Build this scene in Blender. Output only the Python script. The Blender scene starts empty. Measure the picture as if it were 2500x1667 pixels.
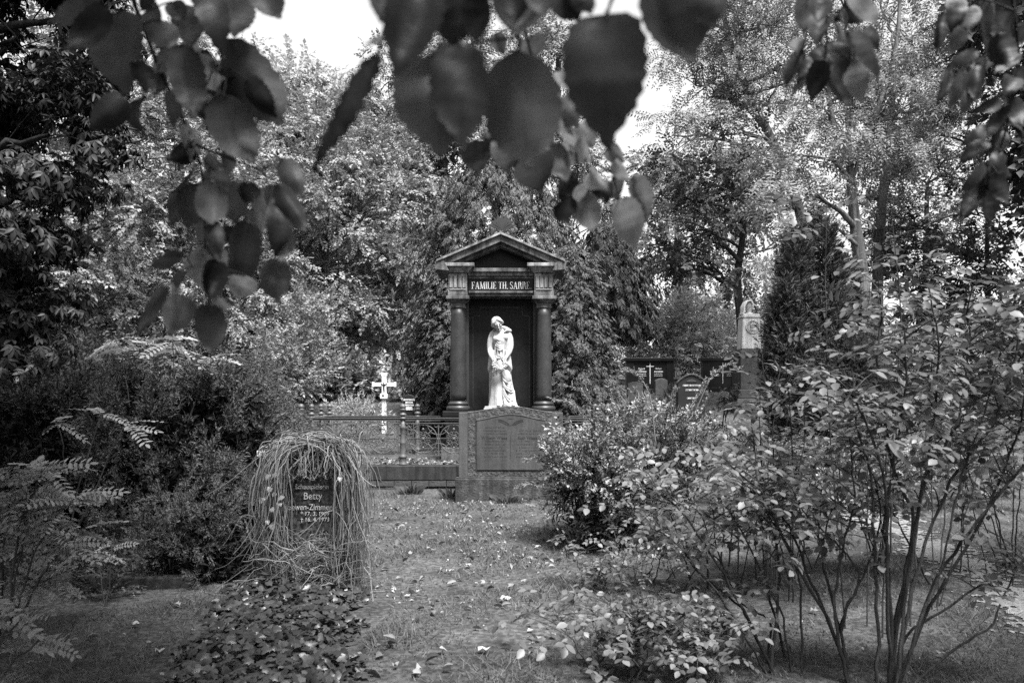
import bpy, math
import numpy as np
from mathutils import Matrix, Vector

# ------------------------------------------------------------------ scene, camera, light
S = bpy.context.scene
COL = S.collection
F = 1944.0                 # focal length in photograph pixels
HC = 1.25                  # camera height
CX, HY = 1250.0, 985.0     # principal column and horizon row in the photograph

cam = bpy.data.cameras.new('camera')
cam.sensor_width = 36.0
cam.lens = 36.0 * F / 2500.0
cam.shift_y = (HY - 833.5) / 2500.0
cam.clip_start = 0.05
cam.clip_end = 500
cam.dof.use_dof = True
cam.dof.focus_distance = 9.5
cam.dof.aperture_fstop = 4.8
camo = bpy.data.objects.new('camera', cam)
COL.objects.link(camo)
camo.location = (0, 0, HC)
camo.rotation_euler = (math.radians(90), 0, 0)
S.camera = camo

SUN_EL, SUN_AZ = math.radians(64), math.radians(150)   # azimuth from +Y clockwise: high behind the camera, to its right, through thin cloud
w = bpy.data.worlds.new('World')
S.world = w
w.use_nodes = True
nt = w.node_tree
nt.nodes.clear()
sky = nt.nodes.new('ShaderNodeTexSky')
sky.sky_type = 'NISHITA'
sky.sun_disc = False
sky.sun_elevation = SUN_EL
sky.sun_rotation = SUN_AZ
sky.air_density = 4.0
sky.dust_density = 1.0
sky.ozone_density = 1.0
bw = nt.nodes.new('ShaderNodeRGBToBW')
bg = nt.nodes.new('ShaderNodeBackground')
bg.inputs['Strength'].default_value = 0.061
wo = nt.nodes.new('ShaderNodeOutputWorld')
nt.links.new(sky.outputs[0], bw.inputs[0])
nt.links.new(bw.outputs[0], bg.inputs['Color'])
nt.links.new(bg.outputs[0], wo.inputs[0])

sl = bpy.data.lights.new('sun', 'SUN')
sl.energy = 3.5
sl.angle = math.radians(18)
so = bpy.data.objects.new('sun', sl)
COL.objects.link(so)
sd = Vector((math.sin(SUN_AZ) * math.cos(SUN_EL), math.cos(SUN_AZ) * math.cos(SUN_EL), math.sin(SUN_EL)))
so.rotation_euler = sd.to_track_quat('Z', 'Y').to_euler()
so.location = (0, -10, 30)

S.view_settings.view_transform = 'Standard'
S.view_settings.look = 'None'
S.view_settings.exposure = 1.95
S.view_settings.gamma = 1.0
S.view_settings.use_curve_mapping = False
S.render.engine = 'CYCLES'
S.cycles.max_bounces = 5
S.cycles.diffuse_bounces = 1
S.cycles.glossy_bounces = 2
S.cycles.transmission_bounces = 4
S.cycles.transparent_max_bounces = 4
S.cycles.caustics_reflective = False
S.cycles.caustics_refractive = False
S.cycles.use_denoising = False
S.cycles.sample_clamp_indirect = 6

# ------------------------------------------------------------------ helpers
def P(x, y, D):
    """a photograph pixel seen at a distance D in front of the camera"""
    return np.array([(x - CX) / F * D, D, HC + (HY - y) / F * D])

def sstep(a, b, t):
    t = np.clip((t - a) / (b - a), 0, 1)
    return t * t * (3 - 2 * t)

def ground_z(x, y):
    """flat near the camera, a slope that rises behind the iron fence, then a gentler one"""
    y = np.asarray(y, float)
    x = np.asarray(x, float)
    z = 0.2 * np.clip(y - 11.4, 0, 8.6) + 0.05 * np.clip(y - 20, 0, 200)
    z = z + 0.018 * np.sin(x * 1.7 + y * .6) + 0.012 * np.sin(x * 3.1 - y * 2.3)
    return z

def GZ(x, y):
    return float(ground_z(x, y))

def tag(o, label=None, cat=None, group=None, kind=None):
    if label: o['label'] = label
    if cat: o['category'] = cat
    if group: o['group'] = group
    if kind: o['kind'] = kind
    return o

def root(name, loc, label, cat, group=None):
    o = bpy.data.objects.new(name, None)
    o.empty_display_size = 0.1
    COL.objects.link(o)
    o.location = tuple(float(c) for c in loc)
    return tag(o, label, cat, group)

def put(o, parent=None):
    COL.objects.link(o)
    if parent is not None:
        o.parent = parent
        m = Matrix.Identity(4)
        p = parent
        chain = []
        while p is not None:
            chain.append(p)
            p = p.parent
        for p in reversed(chain):
            m = m @ p.matrix_parent_inverse @ p.matrix_basis
        o.matrix_parent_inverse = m.inverted()
    return o

def tri_mesh(name, V, T, mat=None, smooth=False):
    V = np.asarray(V, np.float32).reshape(-1, 3)
    T = np.asarray(T, np.int32).reshape(-1, 3)
    me = bpy.data.meshes.new(name)
    me.vertices.add(len(V))
    me.vertices.foreach_set('co', V.ravel())
    me.loops.add(len(T) * 3)
    me.loops.foreach_set('vertex_index', T.ravel())
    me.polygons.add(len(T))
    me.polygons.foreach_set('loop_start', np.arange(0, len(T) * 3, 3, dtype=np.int32))
    if smooth:
        me.polygons.foreach_set('use_smooth', np.ones(len(T), bool))
    me.update(calc_edges=True)
    if mat is not None:
        me.materials.append(mat)
    return me

def mobj(name, me, parent=None, kind=None):
    o = bpy.data.objects.new(name, me)
    put(o, parent)
    if kind: o['kind'] = kind
    return o

class MB:
    """collects polygons; build() links them as one mesh object"""
    def __init__(s):
        s.v, s.f = [], []
    def add(s, V, Fc):
        n = len(s.v)
        s.v += [tuple(map(float, p)) for p in V]
        s.f += [tuple(i + n for i in f) for f in Fc]
        return s
    def box(s, x0, x1, y0, y1, z0, z1):
        V = [(x, y, z) for z in (z0, z1) for y in (y0, y1) for x in (x0, x1)]
        return s.add(V, [(0, 2, 3, 1), (4, 5, 7, 6), (0, 1, 5, 4), (2, 6, 7, 3), (0, 4, 6, 2), (1, 3, 7, 5)])
    def frustum(s, x0, x1, y0, y1, z0, z1, i):
        V = [(x0, y0, z0), (x1, y0, z0), (x1, y1, z0), (x0, y1, z0),
             (x0 + i, y0 + i, z1), (x1 - i, y0 + i, z1), (x1 - i, y1 - i, z1), (x0 + i, y1 - i, z1)]
        return s.add(V, [(3, 2, 1, 0), (4, 5, 6, 7), (0, 1, 5, 4), (1, 2, 6, 5), (2, 3, 7, 6), (3, 0, 4, 7)])
    def lathe(s, cx, cy, prof, n=24):
        V, Fc = [], []
        for r, z in prof:
            for k in range(n):
                a = 2 * math.pi * k / n
                V.append((cx + r * math.cos(a), cy + r * math.sin(a), z))
        m = len(prof)
        for i in range(m - 1):
            for k in range(n):
                k2 = (k + 1) % n
                Fc.append((i * n + k, i * n + k2, (i + 1) * n + k2, (i + 1) * n + k))
        Fc.append(tuple(range(n - 1, -1, -1)))
        Fc.append(tuple((m - 1) * n + k for k in range(n)))
        return s.add(V, Fc)
    def prism(s, poly, y0, y1):
        """poly in (x, z), counter-clockwise seen from -Y; extruded from y0 to y1"""
        n = len(poly)
        V = [(x, y0, z) for x, z in poly] + [(x, y1, z) for x, z in poly]
        Fc = [tuple(range(n)), tuple(range(2 * n - 1, n - 1, -1))]
        for i in range(n):
            j = (i + 1) % n
            Fc.append((j, i, n + i, n + j))
        return s.add(V, Fc)
    def tube(s, pts, r, n=6, closed=False):
        V, T = tube_arrays(pts, r, n, closed)
        return s.add(V, [tuple(t) for t in T])
    def ball(s, c, r, n=8, m=5, sc=(1, 1, 1)):
        V, Fc = [], []
        for i in range(m + 1):
            t = math.pi * i / m
            for k in range(n):
                a = 2 * math.pi * k / n
                V.append((c[0] + r * sc[0] * math.sin(t) * math.cos(a), c[1] + r * sc[1] * math.sin(t) * math.sin(a), c[2] + r * sc[2] * math.cos(t)))
        for i in range(m):
            for k in range(n):
                k2 = (k + 1) % n
                Fc.append((i * n + k, (i + 1) * n + k, (i + 1) * n + k2, i * n + k2))
        return s.add(V, Fc)
    def mesh(s, name, mat, smooth=False):
        me = bpy.data.meshes.new(name)
        me.from_pydata(s.v, [], s.f)
        if smooth:
            me.polygons.foreach_set('use_smooth', np.ones(len(s.f), bool))
        me.update()
        if mat is not None: me.materials.append(mat)
        return me
    def build(s, name, mat, parent=None, bevel=0, smooth=False, kind=None):
        o = mobj(name, s.mesh(name, mat, smooth), parent, kind)
        if bevel:
            b = o.modifiers.new('bevel', 'BEVEL')
            b.width = bevel
            b.segments = 2
            b.limit_method = 'ANGLE'
        return o

def tube_arrays(pts, r, n=6, closed=False):
    pts = np.asarray(pts, float)
    m = len(pts)
    r = np.broadcast_to(np.asarray(r, float), (m,))
    if closed:
        d = np.roll(pts, -1, 0) - np.roll(pts, 1, 0)
    else:
        d = np.gradient(pts, axis=0)
    d /= np.linalg.norm(d, axis=1, keepdims=True) + 1e-9
    ref = np.array([0, 0, 1.0]) if abs(d[0][2]) < .9 else np.array([1.0, 0, 0])
    U = np.zeros_like(d)
    for i in range(m):
        u = ref - d[i] * ref.dot(d[i])
        u /= np.linalg.norm(u) + 1e-9
        U[i] = u
        ref = u
    W = np.cross(d, U)
    a = np.arange(n) * 2 * math.pi / n
    V = pts[:, None, :] + r[:, None, None] * (np.cos(a)[None, :, None] * U[:, None, :] + np.sin(a)[None, :, None] * W[:, None, :])
    V = V.reshape(-1, 3)
    i = np.arange(m if closed else m - 1)[:, None]
    k = np.arange(n)[None, :]
    i2 = (i + 1) % m
    k2 = (k + 1) % n
    A, B, C, D_ = i * n + k, i * n + k2, i2 * n + k2, i2 * n + k
    T = np.concatenate([np.stack([A, B, C], -1).reshape(-1, 3), np.stack([A, C, D_], -1).reshape(-1, 3)])
    return V, T

class TB:
    """collects triangle arrays quickly"""
    def __init__(s):
        s.V, s.T, s.n = [], [], 0
    def add(s, V, T):
        s.V.append(np.asarray(V, np.float32)); s.T.append(np.asarray(T) + s.n); s.n += len(V)
    def tube(s, pts, r, n=6):
        s.add(*tube_arrays(pts, r, n))
    def mesh(s, name, mat, smooth=False):
        return tri_mesh(name, np.concatenate(s.V), np.concatenate(s.T), mat, smooth)

def unit(v):
    v = np.asarray(v, float)
    return v / (np.linalg.norm(v, axis=-1, keepdims=True) + 1e-9)

def frames(d, up):
    """rotation matrices whose columns are forward d, side, normal (towards up)"""
    d = unit(d)
    up = np.broadcast_to(np.asarray(up, float), d.shape)
    nrm = unit(up - d * (up * d).sum(-1, keepdims=True))
    side = np.cross(nrm, d)
    return np.stack([d, side, nrm], -1)

def scatter(templates, pos, R, sc, rng):
    """many small sprays merged in one triangle soup"""
    pos = np.asarray(pos); sc = np.broadcast_to(np.asarray(sc, float), (len(pos),))
    pick = rng.integers(0, len(templates), len(pos))
    tb = TB()
    for k, (V, T) in enumerate(templates):
        i = np.where(pick == k)[0]
        if not len(i): continue
        W = np.einsum('nij,vj->nvi', R[i], V) * sc[i][:, None, None] + pos[i][:, None, :]
        TT = T[None] + (np.arange(len(i)) * len(V))[:, None, None]
        tb.add(W.reshape(-1, 3), TT.reshape(-1, 3))
    return tb

# ------------------------------------------------------------------ materials (all neutral greys: the photograph is black and white)
def nodes(name):
    m = bpy.data.materials.new(name)
    m.use_nodes = True
    t = m.node_tree
    b = t.nodes['Principled BSDF']
    return m, t, b

def mat_leaf(name, v, rough=.5, trans=.3, spread=.45, spec=.4):
    m, t, b = nodes(name)
    g = t.nodes.new('ShaderNodeNewGeometry')
    mr = t.nodes.new('ShaderNodeMapRange')
    mr.inputs['To Min'].default_value = v * (1 - spread)
    mr.inputs['To Max'].default_value = v * (1 + spread)
    t.links.new(g.outputs['Random Per Island'], mr.inputs['Value'])
    t.links.new(mr.outputs[0], b.inputs['Base Color'])
    b.inputs['Roughness'].default_value = rough
    b.inputs['Specular IOR Level'].default_value = spec
    tr = t.nodes.new('ShaderNodeBsdfTranslucent')
    t.links.new(mr.outputs[0], tr.inputs['Color'])
    mx = t.nodes.new('ShaderNodeMixShader')
    mx.inputs[0].default_value = trans
    t.links.new(b.outputs[0], mx.inputs[1])
    t.links.new(tr.outputs[0], mx.inputs[2])
    t.links.new(mx.outputs[0], t.nodes['Material Output'].inputs[0])
    return m

def mat_big_leaf(name, v, trans=.45):
    """a leaf seen close: side veins, mottling and a different tone for each leaf"""
    m, t, b = nodes(name)
    oi = t.nodes.new('ShaderNodeObjectInfo')
    tc = t.nodes.new('ShaderNodeTexCoord')
    no = t.nodes.new('ShaderNodeTexNoise')
    no.inputs['Scale'].default_value = 3.0
    no.inputs['Detail'].default_value = 4
    t.links.new(tc.outputs['Object'], no.inputs['Vector'])
    sep = t.nodes.new('ShaderNodeSeparateXYZ')
    t.links.new(tc.outputs['Object'], sep.inputs[0])
    ab = t.nodes.new('ShaderNodeMath'); ab.operation = 'ABSOLUTE'
    t.links.new(sep.outputs['Y'], ab.inputs[0])
    # side veins: saw along x - |y|
    su = t.nodes.new('ShaderNodeMath'); su.operation = 'MULTIPLY_ADD'
    su.inputs[1].default_value = -.8
    t.links.new(ab.outputs[0], su.inputs[0]); t.links.new(sep.outputs['X'], su.inputs[2])
    fr = t.nodes.new('ShaderNodeMath'); fr.operation = 'PINGPONG'; fr.inputs[1].default_value = .07
    t.links.new(su.outputs[0], fr.inputs[0])
    ve = t.nodes.new('ShaderNodeMapRange')
    ve.inputs['From Min'].default_value = 0; ve.inputs['From Max'].default_value = .012
    ve.inputs['To Min'].default_value = .92; ve.inputs['To Max'].default_value = 1
    t.links.new(fr.outputs[0], ve.inputs[0])
    mid = t.nodes.new('ShaderNodeMapRange')
    mid.inputs['From Max'].default_value = .014
    mid.inputs['To Min'].default_value = .78; mid.inputs['To Max'].default_value = 1
    t.links.new(ab.outputs[0], mid.inputs[0])
    ra = t.nodes.new('ShaderNodeMapRange')
    ra.inputs['To Min'].default_value = v * .45; ra.inputs['To Max'].default_value = v * 1.6
    t.links.new(oi.outputs['Random'], ra.inputs[0])
    nm = t.nodes.new('ShaderNodeMapRange')
    nm.inputs['From Min'].default_value = .3; nm.inputs['From Max'].default_value = .7
    nm.inputs['To Min'].default_value = .8; nm.inputs['To Max'].default_value = 1.2
    t.links.new(no.outputs[0], nm.inputs[0])
    prev = ra.outputs[0]
    for o in (ve.outputs[0], mid.outputs[0], nm.outputs[0]):
        mu = t.nodes.new('ShaderNodeMath'); mu.operation = 'MULTIPLY'
        t.links.new(prev, mu.inputs[0]); t.links.new(o, mu.inputs[1]); prev = mu.outputs[0]
    t.links.new(prev, b.inputs['Base Color'])
    b.inputs['Roughness'].default_value = .5
    b.inputs['Specular IOR Level'].default_value = .3
    bp = t.nodes.new('ShaderNodeBump'); bp.inputs['Strength'].default_value = .12; bp.inputs['Distance'].default_value = .02
    t.links.new(ve.outputs[0], bp.inputs['Height'])
    t.links.new(bp.outputs[0], b.inputs['Normal'])
    tr = t.nodes.new('ShaderNodeBsdfTranslucent')
    t.links.new(prev, tr.inputs['Color'])
    mx = t.nodes.new('ShaderNodeMixShader'); mx.inputs[0].default_value = trans
    t.links.new(b.outputs[0], mx.inputs[1]); t.links.new(tr.outputs[0], mx.inputs[2])
    t.links.new(mx.outputs[0], t.nodes['Material Output'].inputs[0])
    return m

def mat_stone(name, lo, hi, scale=6, rough=.7, streak=0, speck=0, bump=.2, spec=.4, fine=60):
    m, t, b = nodes(name)
    tc = t.nodes.new('ShaderNodeTexCoord')
    n1 = t.nodes.new('ShaderNodeTexNoise'); n1.inputs['Scale'].default_value = scale; n1.inputs['Detail'].default_value = 8; n1.inputs['Roughness'].default_value = .65
    t.links.new(tc.outputs['Object'], n1.inputs['Vector'])
    r = t.nodes.new('ShaderNodeMapRange')
    r.inputs['From Min'].default_value = .32; r.inputs['From Max'].default_value = .68
    r.inputs['To Min'].default_value = lo; r.inputs['To Max'].default_value = hi
    t.links.new(n1.outputs[0], r.inputs[0])
    prev = r.outputs[0]
    if streak:
        mp = t.nodes.new('ShaderNodeMapping'); mp.inputs['Scale'].default_value = (14, 14, 1.2)
        t.links.new(tc.outputs['Object'], mp.inputs[0])
        n2 = t.nodes.new('ShaderNodeTexNoise'); n2.inputs['Scale'].default_value = 1; n2.inputs['Detail'].default_value = 5
        t.links.new(mp.outputs[0], n2.inputs['Vector'])
        r2 = t.nodes.new('ShaderNodeMapRange')
        r2.inputs['From Min'].default_value = .35; r2.inputs['From Max'].default_value = .65
        r2.inputs['To Min'].default_value = 1 - streak; r2.inputs['To Max'].default_value = 1 + streak
        t.links.new(n2.outputs[0], r2.inputs[0])
        mu = t.nodes.new('ShaderNodeMath'); mu.operation = 'MULTIPLY'
        t.links.new(prev, mu.inputs[0]); t.links.new(r2.outputs[0], mu.inputs[1]); prev = mu.outputs[0]
    n3 = t.nodes.new('ShaderNodeTexNoise'); n3.inputs['Scale'].default_value = fine; n3.inputs['Detail'].default_value = 3
    t.links.new(tc.outputs['Object'], n3.inputs['Vector'])
    if speck:
        r3 = t.nodes.new('ShaderNodeMapRange')
        r3.inputs['From Min'].default_value = .4; r3.inputs['From Max'].default_value = .68
        r3.inputs['To Min'].default_value = 1 - speck * .6; r3.inputs['To Max'].default_value = 1 + speck
        t.links.new(n3.outputs[0], r3.inputs[0])
        mu = t.nodes.new('ShaderNodeMath'); mu.operation = 'MULTIPLY'
        t.links.new(prev, mu.inputs[0]); t.links.new(r3.outputs[0], mu.inputs[1]); prev = mu.outputs[0]
    t.links.new(prev, b.inputs['Base Color'])
    b.inputs['Roughness'].default_value = rough
    b.inputs['Specular IOR Level'].default_value = spec
    if bump:
        ad = t.nodes.new('ShaderNodeMath'); ad.operation = 'ADD'
        t.links.new(n1.outputs[0], ad.inputs[0]); t.links.new(n3.outputs[0], ad.inputs[1])
        bp = t.nodes.new('ShaderNodeBump'); bp.inputs['Strength'].default_value = bump; bp.inputs['Distance'].default_value = .02
        t.links.new(ad.outputs[0], bp.inputs['Height']); t.links.new(bp.outputs[0], b.inputs['Normal'])
    return m

def mat_bark(name, v):
    m, t, b = nodes(name)
    tc = t.nodes.new('ShaderNodeTexCoord')
    mp = t.nodes.new('ShaderNodeMapping'); mp.inputs['Scale'].default_value = (11, 11, 1.3)
    t.links.new(tc.outputs['Object'], mp.inputs[0])
    n = t.nodes.new('ShaderNodeTexNoise'); n.inputs['Scale'].default_value = 1.2; n.inputs['Detail'].default_value = 6; n.inputs['Roughness'].default_value = .7
    t.links.new(mp.outputs[0], n.inputs['Vector'])
    r = t.nodes.new('ShaderNodeMapRange')
    r.inputs['From Min'].default_value = .35; r.inputs['From Max'].default_value = .65
    r.inputs['To Min'].default_value = v * .4; r.inputs['To Max'].default_value = v * 1.6
    t.links.new(n.outputs[0], r.inputs[0]); t.links.new(r.outputs[0], b.inputs['Base Color'])
    b.inputs['Roughness'].default_value = .9; b.inputs['Specular IOR Level'].default_value = .2
    bp = t.nodes.new('ShaderNodeBump'); bp.inputs['Strength'].default_value = .9; bp.inputs['Distance'].default_value = .05
    t.links.new(n.outputs[0], bp.inputs['Height']); t.links.new(bp.outputs[0], b.inputs['Normal'])
    return m

M = {}
M['granite'] = mat_stone('granite', .022, .042, 4, .42, speck=.6, bump=.04, fine=110, spec=.4)
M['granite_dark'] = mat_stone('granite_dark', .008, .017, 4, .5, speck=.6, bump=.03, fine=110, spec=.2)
M['granite_weathered'] = mat_stone('granite_weathered', .025, .14, 5, .7, streak=.6, speck=.4, bump=.2, fine=90)
M['wiese_panel'] = mat_stone('wiese_panel', .04, .07, 3, .6, streak=.18, speck=.35, bump=.12, fine=120)
M['wiese_side'] = mat_stone('wiese_side', .045, .08, 3, .65, streak=.2, speck=.3, bump=.15, fine=90)
M['rough_stone'] = mat_stone('rough_stone', .025, .085, 16, .85, streak=.15, speck=.5, bump=.9, fine=45)
M['base_stone'] = mat_stone('base_stone', .015, .07, 7, .85, streak=.45, speck=.4, bump=.5, fine=50)
M['incised'] = mat_stone('incised', .015, .025, 10, .8, bump=.1)
M['edge_light'] = mat_stone('edge_light', .14, .24, 10, .7, bump=.2)
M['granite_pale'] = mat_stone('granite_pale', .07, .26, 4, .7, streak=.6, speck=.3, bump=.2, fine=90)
M['marble'] = mat_stone('marble', .3, .48, 6, .65, streak=.22, bump=.1, fine=40)
M['letter_light'] = mat_stone('letter_light', .5, .65, 20, .6, bump=.05)
M['iron'] = mat_stone('iron', .055, .11, 25, .5, bump=.15, spec=.5)
M['kerb'] = mat_stone('kerb', .013, .03, 8, .7, streak=.5, speck=.5, bump=.2)
M['brick'] = mat_stone('brick', .035, .07, 9, .9, bump=.5)
M['white_paint'] = mat_stone('white_paint', .72, .82, 6, .5, bump=.05)
M['black_granite'] = mat_stone('black_granite', .006, .011, 6, .3, speck=.3, bump=.02, spec=.25)
M['black_stone'] = mat_stone('black_stone', .008, .015, 6, .55, speck=.3, bump=.1)
M['grey_stone'] = mat_stone('grey_stone', .03, .075, 8, .8, bump=.4)
M['sandstone'] = mat_stone('sandstone', .46, .66, 7, .8, streak=.25, bump=.3)
M['soil'] = mat_stone('soil', .045, .09, 9, .95, speck=.6, bump=.8, fine=40)
M['gravel'] = mat_stone('gravel', .14, .22, 12, .9, speck=.5, bump=.6, fine=55)
M['lawn'] = mat_stone('lawn', .03, .085, 2.2, .95, speck=.6, bump=.8, fine=30, spec=.15)
M['bark'] = mat_bark('bark', .07)
M['bark_pale'] = mat_bark('bark_pale', .11)
M['bark_dark'] = mat_bark('bark_dark', .03)
M['cane'] = mat_bark('cane', .045)
M['stalk'] = mat_leaf('stalk', .14, .8, .0, .85, .1)
M['wood'] = mat_stone('wood', .05, .09, 20, .7, bump=.3)
M['leaf_mid'] = mat_leaf('leaf_mid', .22, .6, .2, .5, .15)
M['leaf_dark'] = mat_leaf('leaf_dark', .07, .6, .15, .5, .12)
M['leaf_pale'] = mat_leaf('leaf_pale', .36, .6, .3, .45, .15)
M['leaf_robinia'] = mat_leaf('leaf_robinia', .2, .6, .22, .45, .15)
M['chestnut'] = mat_leaf('chestnut', .028, .5, .15, .6, .18)
M['thuja'] = mat_leaf('thuja', .095, .7, .12, .5, .1)
M['thuja_dark'] = mat_leaf('thuja_dark', .05, .7, .12, .5, .1)
M['yew'] = mat_leaf('yew', .06, .7, .08, .5, .1)
M['juniper'] = mat_leaf('juniper', .085, .7, .08, .6, .08)
M['juniper_dark'] = mat_leaf('juniper_dark', .042, .7, .08, .6, .08)
M['shade_twig'] = mat_leaf('shade_twig', .015, .9, 0, .5, .02)  # inner twigs, near black: shade between the plumes put into the colour
M['euonymus'] = mat_leaf('euonymus', .2, .45, .15, .85)
M['shrub'] = mat_leaf('shrub', .2, .45, .25, .6)
M['rose_leaf'] = mat_leaf('rose_leaf', .115, .42, .3, .6, .35)
M['ivy'] = mat_leaf('ivy', .04, .38, .12, .6, .5)
M['sapling'] = mat_leaf('sapling', .24, .5, .3, .25)
M['grass'] = mat_leaf('grass', .115, .6, .3, .5, .2)
M['grass_pale'] = mat_leaf('grass_pale', .28, .6, .2, .5, .2)
M['litter'] = mat_leaf('litter', .21, .8, .15, .75, .2)
M['linden'] = mat_big_leaf('linden', .075, .5)
M['linden_shaded'] = mat_big_leaf('linden_shaded', .014, .15)  # same leaf in shade, the darkness painted into its colour
M['linden_lit'] = mat_big_leaf('linden_lit', .2, .55)  # same leaf catching light, the brightness painted into its colour
M['canopy'] = mat_leaf('canopy', .08, .5, .3)

# ------------------------------------------------------------------ spray templates (x forward, y side, z normal)
def A(V, T):
    return np.array(V, float), np.array(T, int)

def join(parts):
    V, T, n = [], [], 0
    for v, t in parts:
        V.append(v); T.append(t + n); n += len(v)
    return np.concatenate(V), np.concatenate(T)

def xform(tp, d, up, s, o):
    R = frames(np.array([d], float), np.array([up], float))[0]
    return tp[0] @ R.T * s + np.array(o, float), tp[1]

def diamond(wd=.5, fold=.1, droop=.12):
    return A([(0, 0, 0), (.42, wd / 2, fold), (1, 0, -droop), (.42, -wd / 2, fold)], [(0, 2, 1), (0, 3, 2)])

def oval(wd=.5, fold=.08, droop=.15):
    V = [(0, 0, 0)]
    for x, k in ((.25, .85), (.55, 1.0), (.85, .5)):
        z = -droop * x * x
        V += [(x, wd / 2 * k, fold * k + z), (x, 0, z), (x, -wd / 2 * k, fold * k + z)]
    V.append((1, 0, -droop))
    T = [(0, 2, 1), (0, 3, 2)]
    for a in (1, 4):
        T += [(a, a + 1, a + 4), (a, a + 4, a + 3), (a + 1, a + 2, a + 5), (a + 1, a + 5, a + 4)]
    T += [(7, 8, 10), (8, 9, 10)]
    return A(V, T)

def broad_spray(rng, n=13, size=.3, wd=.62):
    parts = []
    for i in range(n):
        x = .05 + .95 * i / (n - 1)
        sgn = 1 if i % 2 else -1
        ang = rng.uniform(25, 80) * sgn if i < n - 1 else 0
        a = math.radians(ang)
        d = (math.cos(a), math.sin(a), rng.uniform(-.5, .15))
        up = (rng.normal(0, .35), rng.normal(0, .35), 1)
        parts.append(xform(diamond(wd, .08, .12), d, up, size * rng.uniform(.7, 1.2), (x, 0, -.15 * x * x + rng.normal(0, .04))))
    return join(parts)

def palmate(rng, n=6, tp=None):
    parts = []
    for i in range(n):
        a = math.radians(-105 + 210 * i / (n - 1) + rng.uniform(-8, 8))
        d = (math.cos(a), math.sin(a), rng.uniform(-.55, -.2))
        s = .62 * (1 - .3 * abs(i - (n - 1) / 2) / ((n - 1) / 2))
        parts.append(xform(tp or oval(.36, .05, .25), d, (0, 0, 1), s, (.1, 0, 0)))
    return join(parts)

def pinnate(rng, n=15, tp=None, wd=.42, ll=.24, droop=.25):
    tp = tp or diamond(wd, .04, .08)
    parts = [A([(0, .008, 0), (0, -.008, 0), (1, 0, -droop)], [(0, 1, 2)])]
    m = n // 2
    for i in range(m):
        x = .14 + .8 * i / (m - 1)
        for sg in (1, -1):
            a = math.radians(68 + rng.uniform(-8, 8)) * sg
            parts.append(xform(tp, (math.cos(a), math.sin(a), rng.uniform(-.3, .1)), (0, 0, 1), ll * rng.uniform(.85, 1.1), (x, 0, -droop * x * x)))
    parts.append(xform(tp, (1, 0, -.3), (0, 0, 1), ll, (1, 0, -droop)))
    return join(parts)

def thuja_fan(rng, n=11):
    parts = []
    for i in range(n):
        x = .08 + .8 * i / n
        sg = 1 if i % 2 else -1
        a = math.radians(rng.uniform(28, 55)) * sg
        parts.append(xform(diamond(.3, .05, .18), (math.cos(a), math.sin(a), rng.uniform(-.5, -.05)), (rng.normal(0, .3), rng.normal(0, .3), 1),
                           (.6 - .35 * x) * rng.uniform(.7, 1.2), (x, 0, -.35 * x * x)))
    parts.append(xform(diamond(.25, .05, .2), (1, 0, -.6), (0, 0, 1), .4, (.75, 0, -.2)))
    return join(parts)

def needle_shoot(rng, n=10, ln=.28, spread=.55):
    V, T = [], []
    for i in range(n):
        x = .9 * i / n
        a = rng.uniform(0, 2 * math.pi)
        d = unit(np.array([1, spread * math.cos(a), spread * math.sin(a)]))
        s = unit(np.cross(d, [rng.normal(), rng.normal(), rng.normal()]))
        p = np.array([x, 0, 0])
        k = len(V)
        V += [p - s * .055, p + s * .055, p + d * ln]
        T.append((k, k + 1, k + 2))
    return A(V, T)

def juniper_branch(rng, subs=6):
    parts = [needle_shoot(rng, 8, .22)]
    for i in range(subs):
        x = .15 + .6 * i / subs
        a = rng.uniform(0, 2 * math.pi)
        d = (1, .75 * math.cos(a), .75 * math.sin(a))
        parts.append(xform(needle_shoot(rng, 6, .34), d, (.3, .2, 1), .45, (x, 0, 0)))
    return join(parts)

def ivy_leaf():
    out = [(0, 0), (-.12, .3), (.12, .48), (.38, .36), (.55, .42), (.66, .2), (1, 0)]
    V = [(.3, 0, .06)] + [(x, y, -.02 - .1 * abs(y)) for x, y in out] + [(x, -y, -.02 - .1 * abs(y)) for x, y in out[1:-1]]
    n = len(out)
    ring = list(range(1, n + 1)) + list(range(len(V) - 1, n, -1))
    T = [(0, ring[i], ring[(i + 1) % len(ring)]) for i in range(len(ring))]
    return A(V, T)

def ovate_leaf(rng, wd, curl, fold, serr=.012):
    """a hanging heart shaped leaf with a toothed edge, x from 0 at the stalk to 1 at the tip"""
    n = 18
    V, T = [], []
    for i in range(n + 1):
        t = i / n
        hw = wd / 2 * (math.sin(math.pi * t ** .74) ** .72) * (1 - .45 * sstep(.7, 1.0, t)) if 0 < t < 1 else 0
        if 0 < i < n:
            hw += serr * (1 if i % 2 else -1)
        bx = -.06 * math.sin(math.pi * min(1, t * 3)) if t < .33 else 0
        zc = curl * math.sin(math.pi * t) + rng.normal(0, .004)
        for k in (-1, -.5, 0, .5, 1):
            y = hw * k
            V.append((t + bx * abs(k), y, zc + fold * abs(k) * hw * 2 + .02 * math.sin(9 * t + 3 * k)))
    for i in range(n):
        for k in range(4):
            a = i * 5 + k
            T += [(a, a + 5, a + 6), (a, a + 6, a + 1)]
    return A(V, T)

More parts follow.
